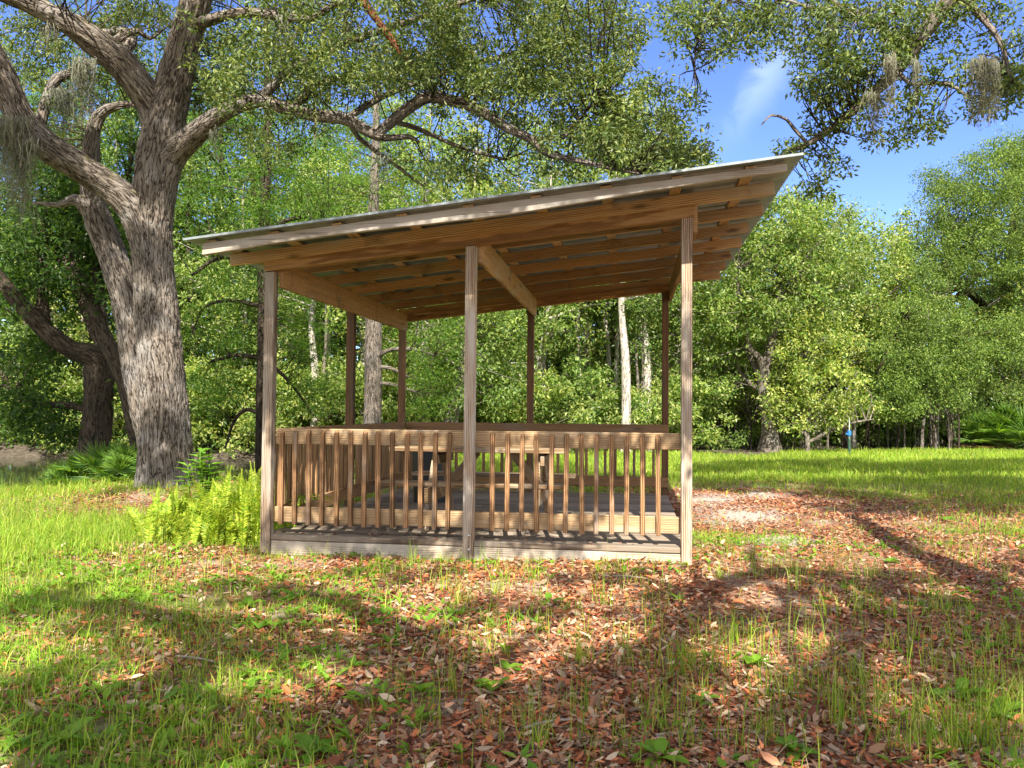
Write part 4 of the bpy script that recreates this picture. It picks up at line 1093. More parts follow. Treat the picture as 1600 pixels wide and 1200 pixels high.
# ------------------------------------------------------------------ the woods behind: copied kinds
def gen_tree(name, cat, H, R, cb, nl, nleaf, tr, bark, leaf, L=0.125, Wd=0.062, clR=(0.25, 0.65), top=True, flat=0.7):
    o = empty(name, (0, 0, 0)); o['category'] = cat
    mb = MB(); LT = []
    lean = RNG.normal(0, 0.05, 2)
    zz = np.linspace(-0.2, H * 0.97, 8)
    pts = np.stack([lean[0] * zz + np.cumsum(RNG.normal(0, 0.09, 8)) , lean[1] * zz + np.cumsum(RNG.normal(0, 0.09, 8)), zz], -1); pts[0, :2] = 0; pts[1, :2] *= 0.3
    rad = tr * (1 - 0.93 * np.linspace(0, 1, 8) ** 1.1)
    p, r = tube(mb, pts, rad, 14, 0.25, lump=0.1, flare=0.4); LT.append((p, r))
    C = []
    for k in range(nl):
        f = cb + (0.96 - cb) * (k + RNG.uniform(0, 1)) / nl
        i0 = min(len(p) - 1, int(f * (len(p) - 1)))
        a = RNG.uniform(0, 2 * PI)
        prof = math.sin(PI * min(1, 0.22 + 0.78 * (f - cb) / (1 - cb))) ** 0.7
        ln = R * prof * RNG.uniform(0.7, 1.15)
        d = np.array([math.cos(a), math.sin(a), RNG.uniform(0.05, 0.6)])
        q = [p[i0], p[i0] + d * ln * 0.5 + (0, 0, 0.08 * ln), p[i0] + d * ln + np.array([0, 0, RNG.uniform(-.1, .25) * ln])]
        pp, rr = tube(mb, q, [max(0.02, r[i0] * 0.5), max(0.014, r[i0] * 0.28), 0.008], 6, 0.35, lump=0.1)
        for u in np.linspace(0.3, 1.0, max(2, int(ln / 0.45))):
            c = pp[int(u * (len(pp) - 1))]
            C.append(c + RNG.normal(0, 0.22 * R * u * 0.6, 3))
            if u > 0.5: C.append(c + RNG.normal(0, 0.2 * R, 3))
    if top: C += [p[-1] + RNG.normal(0, 0.3, 3) for _ in range(4)]
    C = np.array(C)
    tk = mb.build('trunk', bark, o, True)
    mb = MB(); cloud(mb, C, RNG.uniform(clR[0], clR[1], len(C)), max(8, int(0.8 * nleaf) // len(C)), L, Wd, flat=flat)
    mb.build('crown', leaf, o, False)
    return o
def place(o, px, Y, s=1.0, rz=None, label=None, group=None, first=None):
    x = ray(px, 640)[0] * Y
    o.location = (x, Y, gz(x, Y) - 0.05)
    o.rotation_euler = (0, 0, RNG.uniform(0, 2 * PI) if rz is None else rz)
    o.scale = (s, s, s * RNG.uniform(0.92, 1.1))
    tag(o, label, None, group)
KIN = {
 'bright': gen_tree('woodland_tree', 'tree', 9.5, 3.2, 0.18, 26, 15000, 0.19, M['pale_bark'], M['bright_leaf']),
 'bright2': gen_tree('woodland_tree', 'tree', 8.5, 2.8, 0.12, 24, 13000, 0.16, M['pale_bark'], M['bright_leaf']),
 'mid': gen_tree('woodland_tree', 'tree', 13.5, 3.0, 0.12, 34, 18000, 0.2, M['grey_bark'], M['mid_leaf']),
 'mid2': gen_tree('woodland_tree', 'tree', 12, 2.7, 0.2, 30, 15000, 0.17, M['dark_bark'], M['mid_leaf']),
 'tall': gen_tree('woodland_tree', 'tree', 18, 3.4, 0.22, 40, 20000, 0.24, M['grey_bark'], M['cypress_leaf'], L=0.13, Wd=0.042, flat=0.35),
 'dark': gen_tree('woodland_tree', 'tree', 12, 3.0, 0.15, 30, 16000, 0.2, M['dark_bark'], M['dark_leaf']),
 'pale': gen_tree('pale_trunk_tree', 'tree', 11.5, 2.2, 0.45, 18, 8000, 0.17, M['pale_bark'], M['bright_leaf']),
 'bush': gen_tree('woodland_bush', 'bush', 2.2, 1.3, 0.05, 16, 6000, 0.04, M['grey_bark'], M['bright_leaf'], L=0.12, Wd=0.06, clR=(0.25, 0.5)),
 'bush2': gen_tree('woodland_bush', 'bush', 2.8, 1.4, 0.05, 18, 6500, 0.05, M['dark_bark'], M['mid_leaf'], L=0.12, Wd=0.06, clR=(0.25, 0.5)),
}
KIN['slim'] = gen_tree('slim_tree', 'tree', 10.5, 1.5, 0.55, 12, 3600, 0.10, M['pale_bark'], M['bright_leaf'])
KIN['slim2'] = gen_tree('slim_tree', 'tree', 8.5, 1.3, 0.5, 12, 3200, 0.075, M['grey_bark'], M['mid_leaf'])
used = {}
def plant(kind, px, Y, s=1.0, label=None, group=None):
    o = KIN[kind] if kind not in used else copy_tree(KIN[kind])
    used[kind] = 1
    place(o, px, Y, s, None, label, group)
    return o
# singled-out pale trunks seen through the shelter
plant('pale', 978, 24.3, 0.95, 'pale white trunked tree in view below the right half of the roof')
plant('pale', 1010, 25.3, 1.0, 'tall white stemmed tree just left of the right rear post')
plant('pale', 492, 25.5, 0.9, 'pale trunk at the pond edge between the left side posts')
plant('pale', 664, 24.5, 1.0, 'pale thin trunk left of the front middle post')
RW = 'bright green trees of the wood beyond the lawn'
RL = 'bright green tree of the sunlit wood beyond the lawn, under the open sky'
for px, Y, k, s in ((1105, 29, 'bright', 0.95), (1150, 32, 'bright2', 1.1), (1215, 33, 'bright', 1.05), (1275, 31, 'bright2', 1.1), (1330, 31, 'bright', 0.98), (1395, 32, 'bright2', 1.05), (1180, 36, 'mid2', 0.78),
                    (1300, 36, 'mid2', 0.8), (1400, 37, 'mid2', 0.78), (1480, 34, 'bright', 1.05), (1540, 36, 'mid', 0.85), (1600, 34, 'mid', 0.95), (1660, 32, 'mid', 1.0), (1350, 33, 'bright2', 0.95), (1080, 33, 'bright', 1.05)):
    plant(k, px, Y, s, RL, RW)
for k in range(34):
    px = RNG.uniform(445, 1060) if k < 20 else (RNG.uniform(1085, 1500) if k < 28 else RNG.uniform(20, 400))
    if 535 < px < 620: px += 90
    plant('slim' if k % 2 else 'slim2', px, RNG.uniform(25.0, 33.0) if k < 20 else RNG.uniform(28.0, 34.0), RNG.uniform(0.75, 1.15) * (0.68 if 20 <= k < 28 else 1.0), 'slim pole trunked tree with a small high crown among the bushier trees of the wood', 'slim pole trees of the wood')
MW = 'trees of the wood seen through the shelter'
ML = 'leafy tree of the wood in view through or over the open shelter'
for px, Y, k, s in ((640, 27, 'bright2', 1.0), (720, 25, 'bright2', 0.9), (780, 29, 'mid', 0.9), (850, 26, 'bright', 0.95), (905, 28, 'bright2', 1.05), (945, 31, 'mid', 0.95), (1000, 33, 'bright', 1.1), (1056, 28.5, 'bright', 0.95), (870, 33, 'mid2', 1.05),
                    (700, 33, 'mid', 0.95), (600, 31, 'mid', 1.0), (560, 28, 'bright2', 1.1), (760, 36, 'mid2', 1.0), (960, 37, 'mid2', 0.95), (1040, 37, 'mid', 0.85), (660, 38, 'tall', 0.8), (820, 39, 'mid', 0.95), (540, 34, 'tall', 0.85)):
    plant(k, px, Y, s, ML, MW)
LW = 'trees beyond the pond on the left'
LLb = 'tree of the green wood on the far side of the pond, left of the shelter'
for px, Y, k, s in ((-30, 28, 'dark', 1.1), (30, 30, 'tall', 0.85), (85, 27.5, 'bright2', 1.0), (130, 31, 'tall', 0.9), (180, 29, 'dark', 1.1), (240, 33, 'tall', 0.9), (290, 28, 'mid2', 1.0), (330, 30, 'dark', 1.15), (370, 27.5, 'bright2', 1.05), (400, 34, 'tall', 0.95),
                    (450, 29, 'mid', 1.05), (500, 32, 'tall', 0.85), (-80, 31, 'tall', 1.0), (60, 36, 'mid', 1.2), (200, 37, 'mid', 1.25), (350, 38, 'tall', 1.0), (470, 38, 'mid2', 1.15), (280, 42, 'tall', 1.0)):
    plant(k, px, Y, s, LLb, LW)
BG = 'bushes along the foot of the wood'
BL = 'leafy bush at the foot of the wood behind the shelter and pond'
for px, Y, k, s in ((560, 24.5, 'bush', 1.1), (610, 26, 'bush', 1.2), (660, 24, 'bush', 1.0), (700, 26.5, 'bush2', 1.1), (745, 24.5, 'bush', 0.9), (800, 26, 'bush', 1.1), (850, 24, 'bush', 1.0), (900, 25, 'bush', 1.1), (940, 25, 'bush', 0.9), (985, 26, 'bush', 0.8), (1025, 25.5, 'bush', 0.9),
                    (1060, 26, 'bush', 1.1), (1110, 27.5, 'bush2', 0.8), (40, 27, 'bush2', 1.3), (90, 26.5, 'bush', 1.2), (170, 27, 'bush', 1.2), (310, 26.8, 'bush', 1.2), (350, 26.5, 'bush', 1.3), (385, 27, 'bush2', 1.2), (440, 26.2, 'bush', 1.3), (480, 25.8, 'bush', 1.1), (520, 25.5, 'bush', 1.2), (1120, 30, 'bush', 1.2), (1415, 31, 'bush2', 1.0)):
    plant(k, px, Y, s, BL, BG)
# leaning grey trunk seen left of the middle post
edge_tree('leaning_tree', 'grey leaning trunk beside the front middle post, seen through the shelter', 700, 708, [[(697, 712, -1, 12), (706, 655, -1, 10), (720, 590, -1, 9), (730, 545, -1, 8), (742, 480, -1, 6), (760, 380, -1, 3)]],
          [(720, 560, 55, 45, -1, 1, 40), (690, 500, 50, 35, -1, 1, 30), (780, 520, 60, 60, -.5, 1.2, 45), (690, 620, 40, 30, -1, .8, 18), (790, 600, 40, 40, -.5, 1, 24)], M['grey_bark'], M['mid_leaf'], 50, 0.12, 0.06, (0.3, 0.6))
# slim bare stems in the dark under the trees
mb = MB()
def stem_proto(seed):
    mb = MB()
    h = RNG.uniform(2.2, 3.6)
    tube(mb, [(0, 0, -.1), (RNG.normal(0, .08), 0, h * .3), (RNG.normal(0, .15), RNG.normal(0, .1), h * .65), (RNG.normal(0, .3), RNG.normal(0, .2), h)], [.035, .03, .022, .008], 6, 0.25, lump=0.2)
    for _ in range(4):
        z = RNG.uniform(.3, .8) * h; a = RNG.uniform(0, 6.28)
        tube(mb, [(0, 0, z), (.35 * math.cos(a), .2 * math.sin(a), z + .3), (.6 * math.cos(a), .4 * math.sin(a), z + .35)], [.014, .01, .004], 4, 0.3)
    return mb.build('sapling_stem', M['dark_bark'] if seed % 2 else M['grey_bark'], None, True)
sp_ = [stem_proto(k) for k in range(4)]
for k in range(64):
    o = sp_[k] if k < 4 else sp_[k % 4].copy()
    if k >= 4: COL.objects.link(o)
    px, Y = RNG.uniform(1085, 1500), RNG.uniform(27.2, 31)
    x = ray(px, 640)[0] * Y
    o.location = (x, Y, gz(x, Y)); o.rotation_euler = (0, 0, RNG.uniform(0, 6.28)); sc = RNG.uniform(.6, 1.2); o.scale = (sc,) * 3
    tag(o, 'thin bare sapling stem in the dark undergrowth beyond the lawn', 'sapling', 'bare stems under the wood beyond the lawn')
# the far wood: one mass
mb = MB()
n = 5200
xx, yy = RNG.uniform(-62, 62, n), RNG.uniform(42, 60, n)
zz = RNG.uniform(0, 1, n) ** 0.8 * np.where(xx < 8, 12, 9)
cloud(mb, np.stack([xx, yy, zz], -1), RNG.uniform(0.7, 1.4, n), 14, 0.55, 0.3)
tag(mb.build('far_wood', M['mid_leaf']), 'dense green mass of the far wood closing the view', 'wood', kind='stuff')
mb = MB()
n = 2600
xx, yy = RNG.uniform(-30, 32, n), RNG.uniform(30, 41, n)
zz = RNG.uniform(0.1, 1, n) * np.where(xx > 6, 1.3, 2.8)
cloud(mb, np.stack([xx, yy, zz], -1), RNG.uniform(0.4, 0.8, n), 18, 0.26, 0.13)
tag(mb.build('undergrowth', M['mid_leaf']), 'dark undergrowth filling the foot of the wood', 'undergrowth', kind='stuff')

# ------------------------------------------------------------------ hanging moss
def moss(px, py, Y, wpx, hpx, n, label):
    mb = MB()
    k_ = Y / F_PX
    for q_ in range(n):
        a = at(px + RNG.normal(0, wpx * .45), py + RNG.normal(0, 4), Y + RNG.normal(0, .12))
        ln = hpx * k_ * (0.10 + 0.95 * RNG.uniform() ** 1.5)
        m_ = max(4, int(ln / 0.06))
        z = np.linspace(0, ln, m_)
        wob = np.cumsum(RNG.normal(0, 0.019, (m_, 2)), 0) * np.linspace(.5, 1, m_)[:, None]
        p = np.stack([a[0] + wob[:, 0], a[1] + wob[:, 1], a[2] - z], -1)
        wd = 0.0062 * (1 - 0.8 * z / ln)
        an = RNG.uniform(0, PI, m_).cumsum() * 0.15
        s = np.stack([np.cos(an) * wd, np.sin(an) * wd, 0 * wd], -1)
        V = np.stack([p - s, p + s], 1).reshape(-1, 3)
        i_ = np.arange(m_ - 1)
        mb.add(V, np.stack([2 * i_, 2 * i_ + 1, 2 * i_ + 3, 2 * i_ + 2], -1))
        # short side hairs
        hp = p[1:]; hd = unit(RNG.normal(0, 1, hp.shape) + np.array([0, 0, -0.6]))
        leaves(mb, np.repeat(hp, 2, 0), unit(np.repeat(hd, 2, 0) + RNG.normal(0, .8, (2 * len(hp), 3))), unit(RNG.normal(0, 1, (2 * len(hp), 3))), 0.05, 0.006, 0.0)
    loc = at(px, py, Y)
    o = mb.build('spanish_moss', M['moss'], None, False, loc=loc)
    tag(o, label, 'moss', 'hanging moss on the oak limbs')
moss(15, 185, 10.7, 30, 135, 190, 'long grey moss beard hanging at the far left edge of the picture')
moss(36, 215, 10.8, 24, 150, 150, 'longest moss beard, below the lower left oak limb')
moss(132, 95, 11.1, 22, 110, 120, 'moss beard hanging where the left oak limb bends')
moss(98, 140, 11.1, 26, 80, 90, 'short moss tuft between the two left oak limbs')
moss(80, 40, 11.0, 20, 50, 40, 'small moss tuft on the uppermost left oak limb')
moss(440, 20, 10.9, 14, 130, 40, 'narrow moss strand in the oak crown above the roof left end')
moss(455, 60, 11.0, 12, 100, 30, 'thin moss strand beside the narrow one in the oak crown')
moss(335, 200, 11.3, 14, 50, 30, 'moss tuft under the fork of the right oak limb')
moss(600, 240, 11.0, 12, 60, 24, 'little moss tuft below the oak limb over the roof')
moss(1392, 90, 8.3, 9, 90, 70, 'silvery moss strand in the middle of the overhanging limb')
moss(1366, 145, 8.6, 12, 80, 70, 'grey moss on the lower side of the overhanging limb')
moss(1540, 95, 8.0, 26, 105, 190, 'wide fluffy grey moss mass at the top right corner')
moss(1430, 95, 8.3, 7, 60, 40, 'short grey moss wisp right of the silvery strand')

# ------------------------------------------------------------------ fern, leafy plant, palmettos, post
def fern(mb, base, n, spread, hmin, hmax):
    for _ in range(n):
        p0 = base + np.array([RNG.normal(0, spread[0]), RNG.normal(0, spread[1]), 0])
        p0[2] = gz(p0[0], p0[1])
        h = RNG.uniform(hmin, hmax); a = RNG.uniform(0, 2 * PI); ou = min(0.95, abs(RNG.normal(0, 0.42))) * h
        m_ = 38
        u = np.linspace(0, 1, m_)
        dirv = np.array([math.cos(a), math.sin(a), 0])
        P = p0 + dirv * (ou * u ** 2)[:, None] + np.array([0, 0, 1]) * (h * (u - 0.32 * u ** 3 * (ou / h) * 2))[:, None]
        d = unit(np.gradient(P, axis=0))
        fa = RNG.uniform(0, PI)
        side = unit(np.cross(d, np.array([math.cos(fa), math.sin(fa), 0.2])))
        nn = np.cross(side, d)
        wd = RNG.uniform(0.045, 0.068) * np.sin(np.clip(u * 1.02 + 0.08, 0, 1) * PI) ** 0.7 + 0.008
        tn = RNG.uniform(0.75, 1.2)
        for sg in (-1, 1):
            leaves(mb, P[2:], unit(side[2:] * sg + d[2:] * 0.45 + RNG.normal(0, .12, (m_ - 2, 3))), nn[2:], wd[2:] * RNG.uniform(.8, 1.15, m_ - 2), 0.020, 0.1, tone=tn)
        V = np.stack([P - side * 0.003, P + side * 0.003], 1).reshape(-1, 3)
        i_ = np.arange(m_ - 1)
        mb.add(V, np.stack([2 * i_, 2 * i_ + 1, 2 * i_ + 3, 2 * i_ + 2], -1), tone=0.8)
fb = ground_at(335, 850)
mb = MB()
fern(mb, fb + (0.30, 0.10, 0), 60, (0.20, 0.14), 0.55, 0.88)
fern(mb, fb + (-0.15, 0.05, 0), 46, (0.22, 0.14), 0.4, 0.72)
fern(mb, fb + (-0.45, 0.12, 0), 24, (0.14, 0.1), 0.35, 0.6)
fern(mb, fb + (0.1, -0.1, 0), 24, (0.25, 0.05), 0.25, 0.45)
tag(mb.build('sword_fern', M['fern'], None, False, loc=fb), 'bright sword fern clump against the left front post', 'fern')
lp = ground_at(320, 812)
mb = MB(); ms_ = MB()
for k in range(5):
    p0 = lp + np.array([RNG.normal(0, 0.14), RNG.normal(0, 0.06), 0]); hh = RNG.uniform(0.55, 0.85)
    tp_ = p0 + np.array([RNG.normal(0, .06), 0, hh])
    tube(ms_, [p0, (p0 + tp_) / 2 + (RNG.normal(0, .02), 0, 0), tp_], [.007, .006, .004], 5, 0.1)
    for u in np.linspace(0.4, 1, 9):
        c = p0 + (tp_ - p0) * u
        a = RNG.uniform(0, 6.28, 3)
        D = unit(np.stack([np.cos(a), np.sin(a), np.full(3, -0.15 + 0.5 * u)], -1))
        leaves(mb, np.repeat(c[None], 3, 0), D, np.tile([0, 0, 1.0], (3, 1)), RNG.uniform(0.12, 0.2, 3), 0.06, 0.15)
o = mb.build('leafy_plant', M['soft_leaf'], None, False, loc=lp)
tag(o, 'soft broad leaved plant growing up among the sword fern', 'plant')
_child(o, ms_.build('stem', M['soft_leaf'], None, True, loc=lp))

def palmetto_mesh(nf, R, dry=0):
    mb = MB(); md = MB()
    for k in range(nf):
        a = RNG.uniform(0, 2 * PI); el = RNG.uniform(0.25, 1.25) if k >= dry else RNG.uniform(-0.1, 0.15)
        d = np.array([math.cos(a) * math.cos(el), math.sin(a) * math.cos(el), math.sin(el)])
        c = d * R * RNG.uniform(0.45, 0.8)
        tgt = md if k < dry else mb
        tube(tgt, [(0, 0, 0), c * 0.6 + (0, 0, 0.03), c], [.012, .008, .006], 4, 0.2)
        s = unit(np.cross(d, (0, 0, 1.0))); nn = np.cross(s, d)
        fan = np.linspace(-1.9, 1.9, 26)
        tl = RNG.uniform(-.5, .5)
        nn2 = nn * math.cos(tl) + d * math.sin(tl); d2 = d * math.cos(tl) - nn * math.sin(tl)
        D = unit(d2 * np.cos(fan)[:, None] + s * np.sin(fan)[:, None] + nn2 * 0.12 + RNG.normal(0, .03, (26, 3)))
        leaves(tgt, np.repeat(c[None], 26, 0), D, np.repeat(nn2[None], 26, 0), R * 0.55 * RNG.uniform(.85, 1.1, 26), R * 0.05, 0.25, tone=RNG.uniform(.7, 1.2))
    return mb, md
mbp, mdp = palmetto_mesh(40, 1.3, 3)
pal = empty('palmetto', (0, 0, 0)); pal['category'] = 'palmetto'
mbp.build('fan_leaves', M['palmetto'], pal); mdp.build('dry_fans', M['palmetto_dry'], pal)
for k, (px, py, s, rz, lab) in enumerate(((1512, 700, 1.0, 0, 'leftmost palmetto of the bright row at the right lawn edge'), (1552, 700, 1.1, 1.2, 'middle palmetto below the watermark trunk at the right lawn edge'), (1592, 701, 1.15, 2.7, 'palmetto cut by the right picture edge'),
                                       (160, 752, 0.5, 0.5, 'dark palmetto at the foot of the forked tree'), (108, 756, 0.34, 2.0, 'small dark palmetto on the pond bank, left of the others'), (204, 757, 0.42, 4.0, 'dark palmetto tucked against the big oak trunk'))):
    o = pal if k == 0 else copy_tree(pal)
    g = ground_at(px, py) if k < 3 else np.array([*at(px, py, 13.2 if k != 5 else 12.7)[:2], 0])
    if k >= 3: g[2] = gz(g[0], g[1])
    if 'watermark' in lab: lab = 'middle palmetto in front of the drooping oak trunk, right lawn edge'
    o.location = tuple(g); o.rotation_euler = (0, 0, rz); o.scale = (s,) * 3
    tag(o, lab, None, 'palmettos')

pg = ground_at(1327, 711)
pp = empty('marker_post', tuple(pg)); tag(pp, 'short dark green post with a bright blue top standing on the lawn', 'post')
mb = MB(); tube(mb, [(0, 0, -.1), (0, 0, .3), (0, 0, .56)], [.045, .042, .04], 12, 0.2); mb.build('post_shaft', plain('dark green paint', (0.02, 0.06, 0.035), 0.5), pp, True)
mb = MB(); box(mb, (0, 0, .66), (.11, .10, .17), None, 0.02); box(mb, (-.078, 0, .64), (.05, .05, .06), None, .01); mb.build('blue_cap', plain('blue plastic', (0.02, 0.15, 0.42), 0.45), pp)
mb = MB(); tube(mb, [(0, 0, .75), (0.005, 0, .95), (0, 0, 1.12)], [.009, .008, .005], 6, 0.1); mb.build('rod', plain('white rod', (0.75, 0.77, 0.75), 0.4), pp)

# ------------------------------------------------------------------ grass, litter, weeds
def inside_shelter(x, y, m=0.0):
    dx, dy = x - FLX, y - FLY
    s, t_ = dx * ct - dy * st_, dx * st_ + dy * ct
    return (s > -0.03 - m) & (s < W_ + 0.03 + m) & (t_ > -0.04 - m) & (t_ < D_ + 0.05 + m)
def in_view(x, y, pad=40):
    px, py = to_px(np.stack([x, y, np.zeros_like(x)], -1))
    return (px > -pad) & (px < 1600 + pad) & (py < 1200 + pad * 3) & (y > 1.6)
def scatter(y0, y1, dens):
    wmax = 0.66 * y1 + 0.8
    n = int(dens * 2 * wmax * (y1 - y0))
    x, y = RNG.uniform(-wmax, wmax, n), RNG.uniform(y0, y1, n)
    k = in_view(x, y) & ~inside_shelter(x, y)
    return x[k], y[k]
def water(x, y): return height(x, y) < -0.34

def blades(mb, x, y, h, wd, lean=0.5, tone=None):
    lean = lean * RNG.uniform(0.5, 1.6, len(x))
    m_ = len(x)
    z = height(x, y) - 0.01
    P = np.stack([x, y, z], -1)
    a = RNG.uniform(0, 2 * PI, m_)
    d = np.stack([np.cos(a), np.sin(a), 0 * a], -1)
    f = RNG.uniform(0, 2 * PI, m_)
    s = np.stack([np.cos(f), np.sin(f), 0 * f], -1) * (wd / 2)[:, None]
    ln = np.abs(RNG.normal(0, 1, m_)) * lean * h
    up = np.array([0, 0, 1.0])
    p1 = P + up * (h * 0.5)[:, None] + d * (ln * 0.25)[:, None]
    p2 = P + up * (h * (0.97 - 0.25 * np.clip(ln / h, 0, 1.2)))[:, None] + d * ln[:, None]
    V = np.stack([P - s, P + s, p1 + s * 0.75, p1 - s * 0.75, p2], 1).reshape(-1, 3)
    k = np.arange(m_)[:, None] * 5
    tn = np.repeat((RNG.uniform(.7, 1.2, m_) * (0.7 + 0.6 * noise2(x, y, 1.2, 91))) if tone is None else tone, 5)
    mb.add(V, k + np.array([0, 1, 2, 3]), k + np.array([3, 2, 4]), None, tn)

mb = MB()
def meadow(x, y):     # lush long grass on the far left
    px, py = to_px(np.stack([x, y, np.zeros_like(x)], -1))
    return np.clip(np.exp(-((px - 60) / 190) ** 2 - ((py - 815) / 60) ** 2) * 1.4, 0, 1)
# near ground, short blades
x, y = scatter(1.8, 9.5, 4200)
lmk = litter_mask(x, y)
tuft = noise2(x, y, 0.35, 31) * 0.6 + noise2(x, y, 1.1, 32) * 0.6
keep = RNG.uniform(0, 1, len(x)) < np.clip((1 - lmk) ** 1.6 * (0.16 + 1.35 * np.clip(tuft - 0.36, 0, 1)) + 0.9 * np.clip(tuft - 0.70, 0, 1), 0.008, 1) * 0.75
x, y = x[keep], y[keep]
mk = meadow(x, y)
hh = RNG.gamma(3, 0.021, len(x)) * (1 + 1.1 * mk) + 0.02
blades(mb, x, y, hh, RNG.uniform(0.0035, 0.0075, len(x)), 0.6)
# long meadow grass
x, y = scatter(6.5, 15.5, 900)
k = RNG.uniform(0, 1, len(x)) < np.clip(np.maximum(meadow(x, y) * 0.75, (x < -3.0) * (y > 8.5) * (y < 12.2) * 0.4) * (0.35 + noise2(x, y, .5, 71)) * (1 - 0.8 * np.exp(-((x - OAK[0] - .5) ** 2 + (y - OAK[1] + 1.2) ** 2) / 0.9)), 0, 1)
k &= ~water(x, y)
x, y = x[k], y[k]
blades(mb, x, y, RNG.gamma(3, 0.028, len(x)) + 0.03, RNG.uniform(0.004, 0.009, len(x)), 0.9)
# tall wispy tufts through the litter on the right
nt_ = 230
cx_, cy__ = [], []
while len(cx_) < nt_:
    px, py = RNG.uniform(600, 1620), RNG.uniform(840, 1200)
    if RNG.uniform() > 0.25 + 0.75 * (px - 600) / 1000: continue
    g = ray(px, py); Y = -CAM_H / g[1]
    if inside_shelter(np.array([g[0] * Y]), np.array([Y]), 0.15)[0]: continue
    cx_.append(g[0] * Y); cy__.append(Y)
for a, b_ in zip(cx_, cy__):
    n = int(RNG.uniform(4, 26)); r = RNG.uniform(0.02, 0.09)
    blades(mb, a + RNG.normal(0, r, n), b_ + RNG.normal(0, r, n), RNG.uniform(0.08, 0.34, n) * RNG.uniform(0.6, 1.1), RNG.uniform(0.003, 0.006, n), 0.45)
# lawn, mid and far
x, y = scatter(8.5, 16, 620)
lmk = litter_mask(x, y)
k = (RNG.uniform(0, 1, len(x)) < np.clip((1 - lmk * 1.25) * (0.35 + noise2(x, y, 1.4, 41)), 0.02, 1)) & ~water(x, y) & ((x > 1.0) | ((y > 11) & (y < 12.3)))
blades(mb, x[k], y[k], RNG.gamma(4, 0.021, k.sum()) + 0.02, RNG.uniform(0.007, 0.014, k.sum()), 0.7)
x, y = scatter(15, 28.5, 330)
k = (wood_floor(x, y) < 0.4) & ~water(x, y) & ((height(x, y) > -0.1) | (RNG.uniform(0, 1, len(x)) < 0.12)) & ((x > -4) | (RNG.uniform(0, 1, len(x)) < 0.5))
blades(mb, x[k], y[k], RNG.gamma(5, 0.018, k.sum()) + 0.03, RNG.uniform(0.012, 0.024, k.sum()), 0.6)
mg = mb
M['straw'] = leaf_mat('dead grass blade', [(0.30, 0.24, 0.13), (0.42, 0.36, 0.22), (0.20, 0.14, 0.08)], 0.2, (1, .9, .7))
tag(mb.build('grass', M['grass']), 'green grass growing over the clearing', 'grass', kind='stuff')

mb = MB()
x, y = scatter(1.8, 10, 300)
k = RNG.uniform(0, 1, len(x)) < (0.15 + 0.6 * noise2(x, y, .5, 95)) * (0.35 + 0.65 * litter_mask(x, y))
blades(mb, x[k], y[k], RNG.gamma(3, .025, k.sum()) + .02, RNG.uniform(.002, .005, k.sum()), 1.6)
tag(mb.build('dead_grass', M['straw']), 'dry straw coloured grass stems lying among the green', 'dead grass', kind='stuff')
mb = MB()
def lay(x, y, L, z=0.004):
    m_ = len(x)
    a = RNG.uniform(0, 2 * PI, m_)
    D = unit(np.stack([np.cos(a), np.sin(a), RNG.normal(0, 0.3, m_)], -1))
    Nn = unit(np.stack([RNG.normal(0, .5, m_), RNG.normal(0, .5, m_), np.ones(m_)], -1))
    P = np.stack([x, y, height(x, y) + z + RNG.uniform(0, 0.014, m_)], -1)
    leaves6(mb, P, D, Nn, L, L * RNG.uniform(.3, .46, m_), fold=RNG.uniform(-.1, .6, (m_, 1)), tone=RNG.uniform(.45, 1.5, m_))
x, y = scatter(1.8, 5.2, 6000); k = RNG.uniform(0, 1, len(x)) < np.clip(litter_mask(x, y) * 1.0 + 0.16, 0, 1) * (0.22 + 0.78 * (noise2(x, y, .45, 51) > .42))
k &= RNG.uniform(0, 1, len(x)) > sand_mask(x, y) * 0.85
lay(x[k], y[k], np.clip(RNG.gamma(8, .0049, k.sum()), .016, .085))
x, y = scatter(5.2, 13.5, 2400); k = RNG.uniform(0, 1, len(x)) < np.clip(litter_mask(x, y) * 1.05 + 0.08, 0, 1) * (0.25 + 0.75 * (noise2(x, y, .6, 51) > .44))
k &= RNG.uniform(0, 1, len(x)) > sand_mask(x, y) * 0.85
lay(x[k], y[k], np.clip(RNG.gamma(8, .0052, k.sum()), .02, .09))
nd = 110
ds, dt_ = RNG.uniform(0.05, W_, nd), np.where(RNG.uniform(0, 1, nd) < 0.35, RNG.uniform(0.0, 0.3, nd), RNG.uniform(0.1, D_, nd))
Pd = np.array([SW(a_, b_, DECK + 0.004) for a_, b_ in zip(ds, dt_)])
aa = RNG.uniform(0, 2 * PI, nd)
leaves(mb, Pd, unit(np.stack([np.cos(aa), np.sin(aa), RNG.uniform(0, .15, nd)], -1)), unit(np.stack([RNG.normal(0, .2, nd), RNG.normal(0, .2, nd), np.ones(nd)], -1)), RNG.uniform(.03, .07, nd), RNG.uniform(.014, .026, nd), .2, tone=RNG.uniform(.5, 1.3, nd))
tag(mb.build('leaf_litter', M['litter']), 'fallen brown oak leaves strewn over the ground', 'leaf litter', kind='stuff')

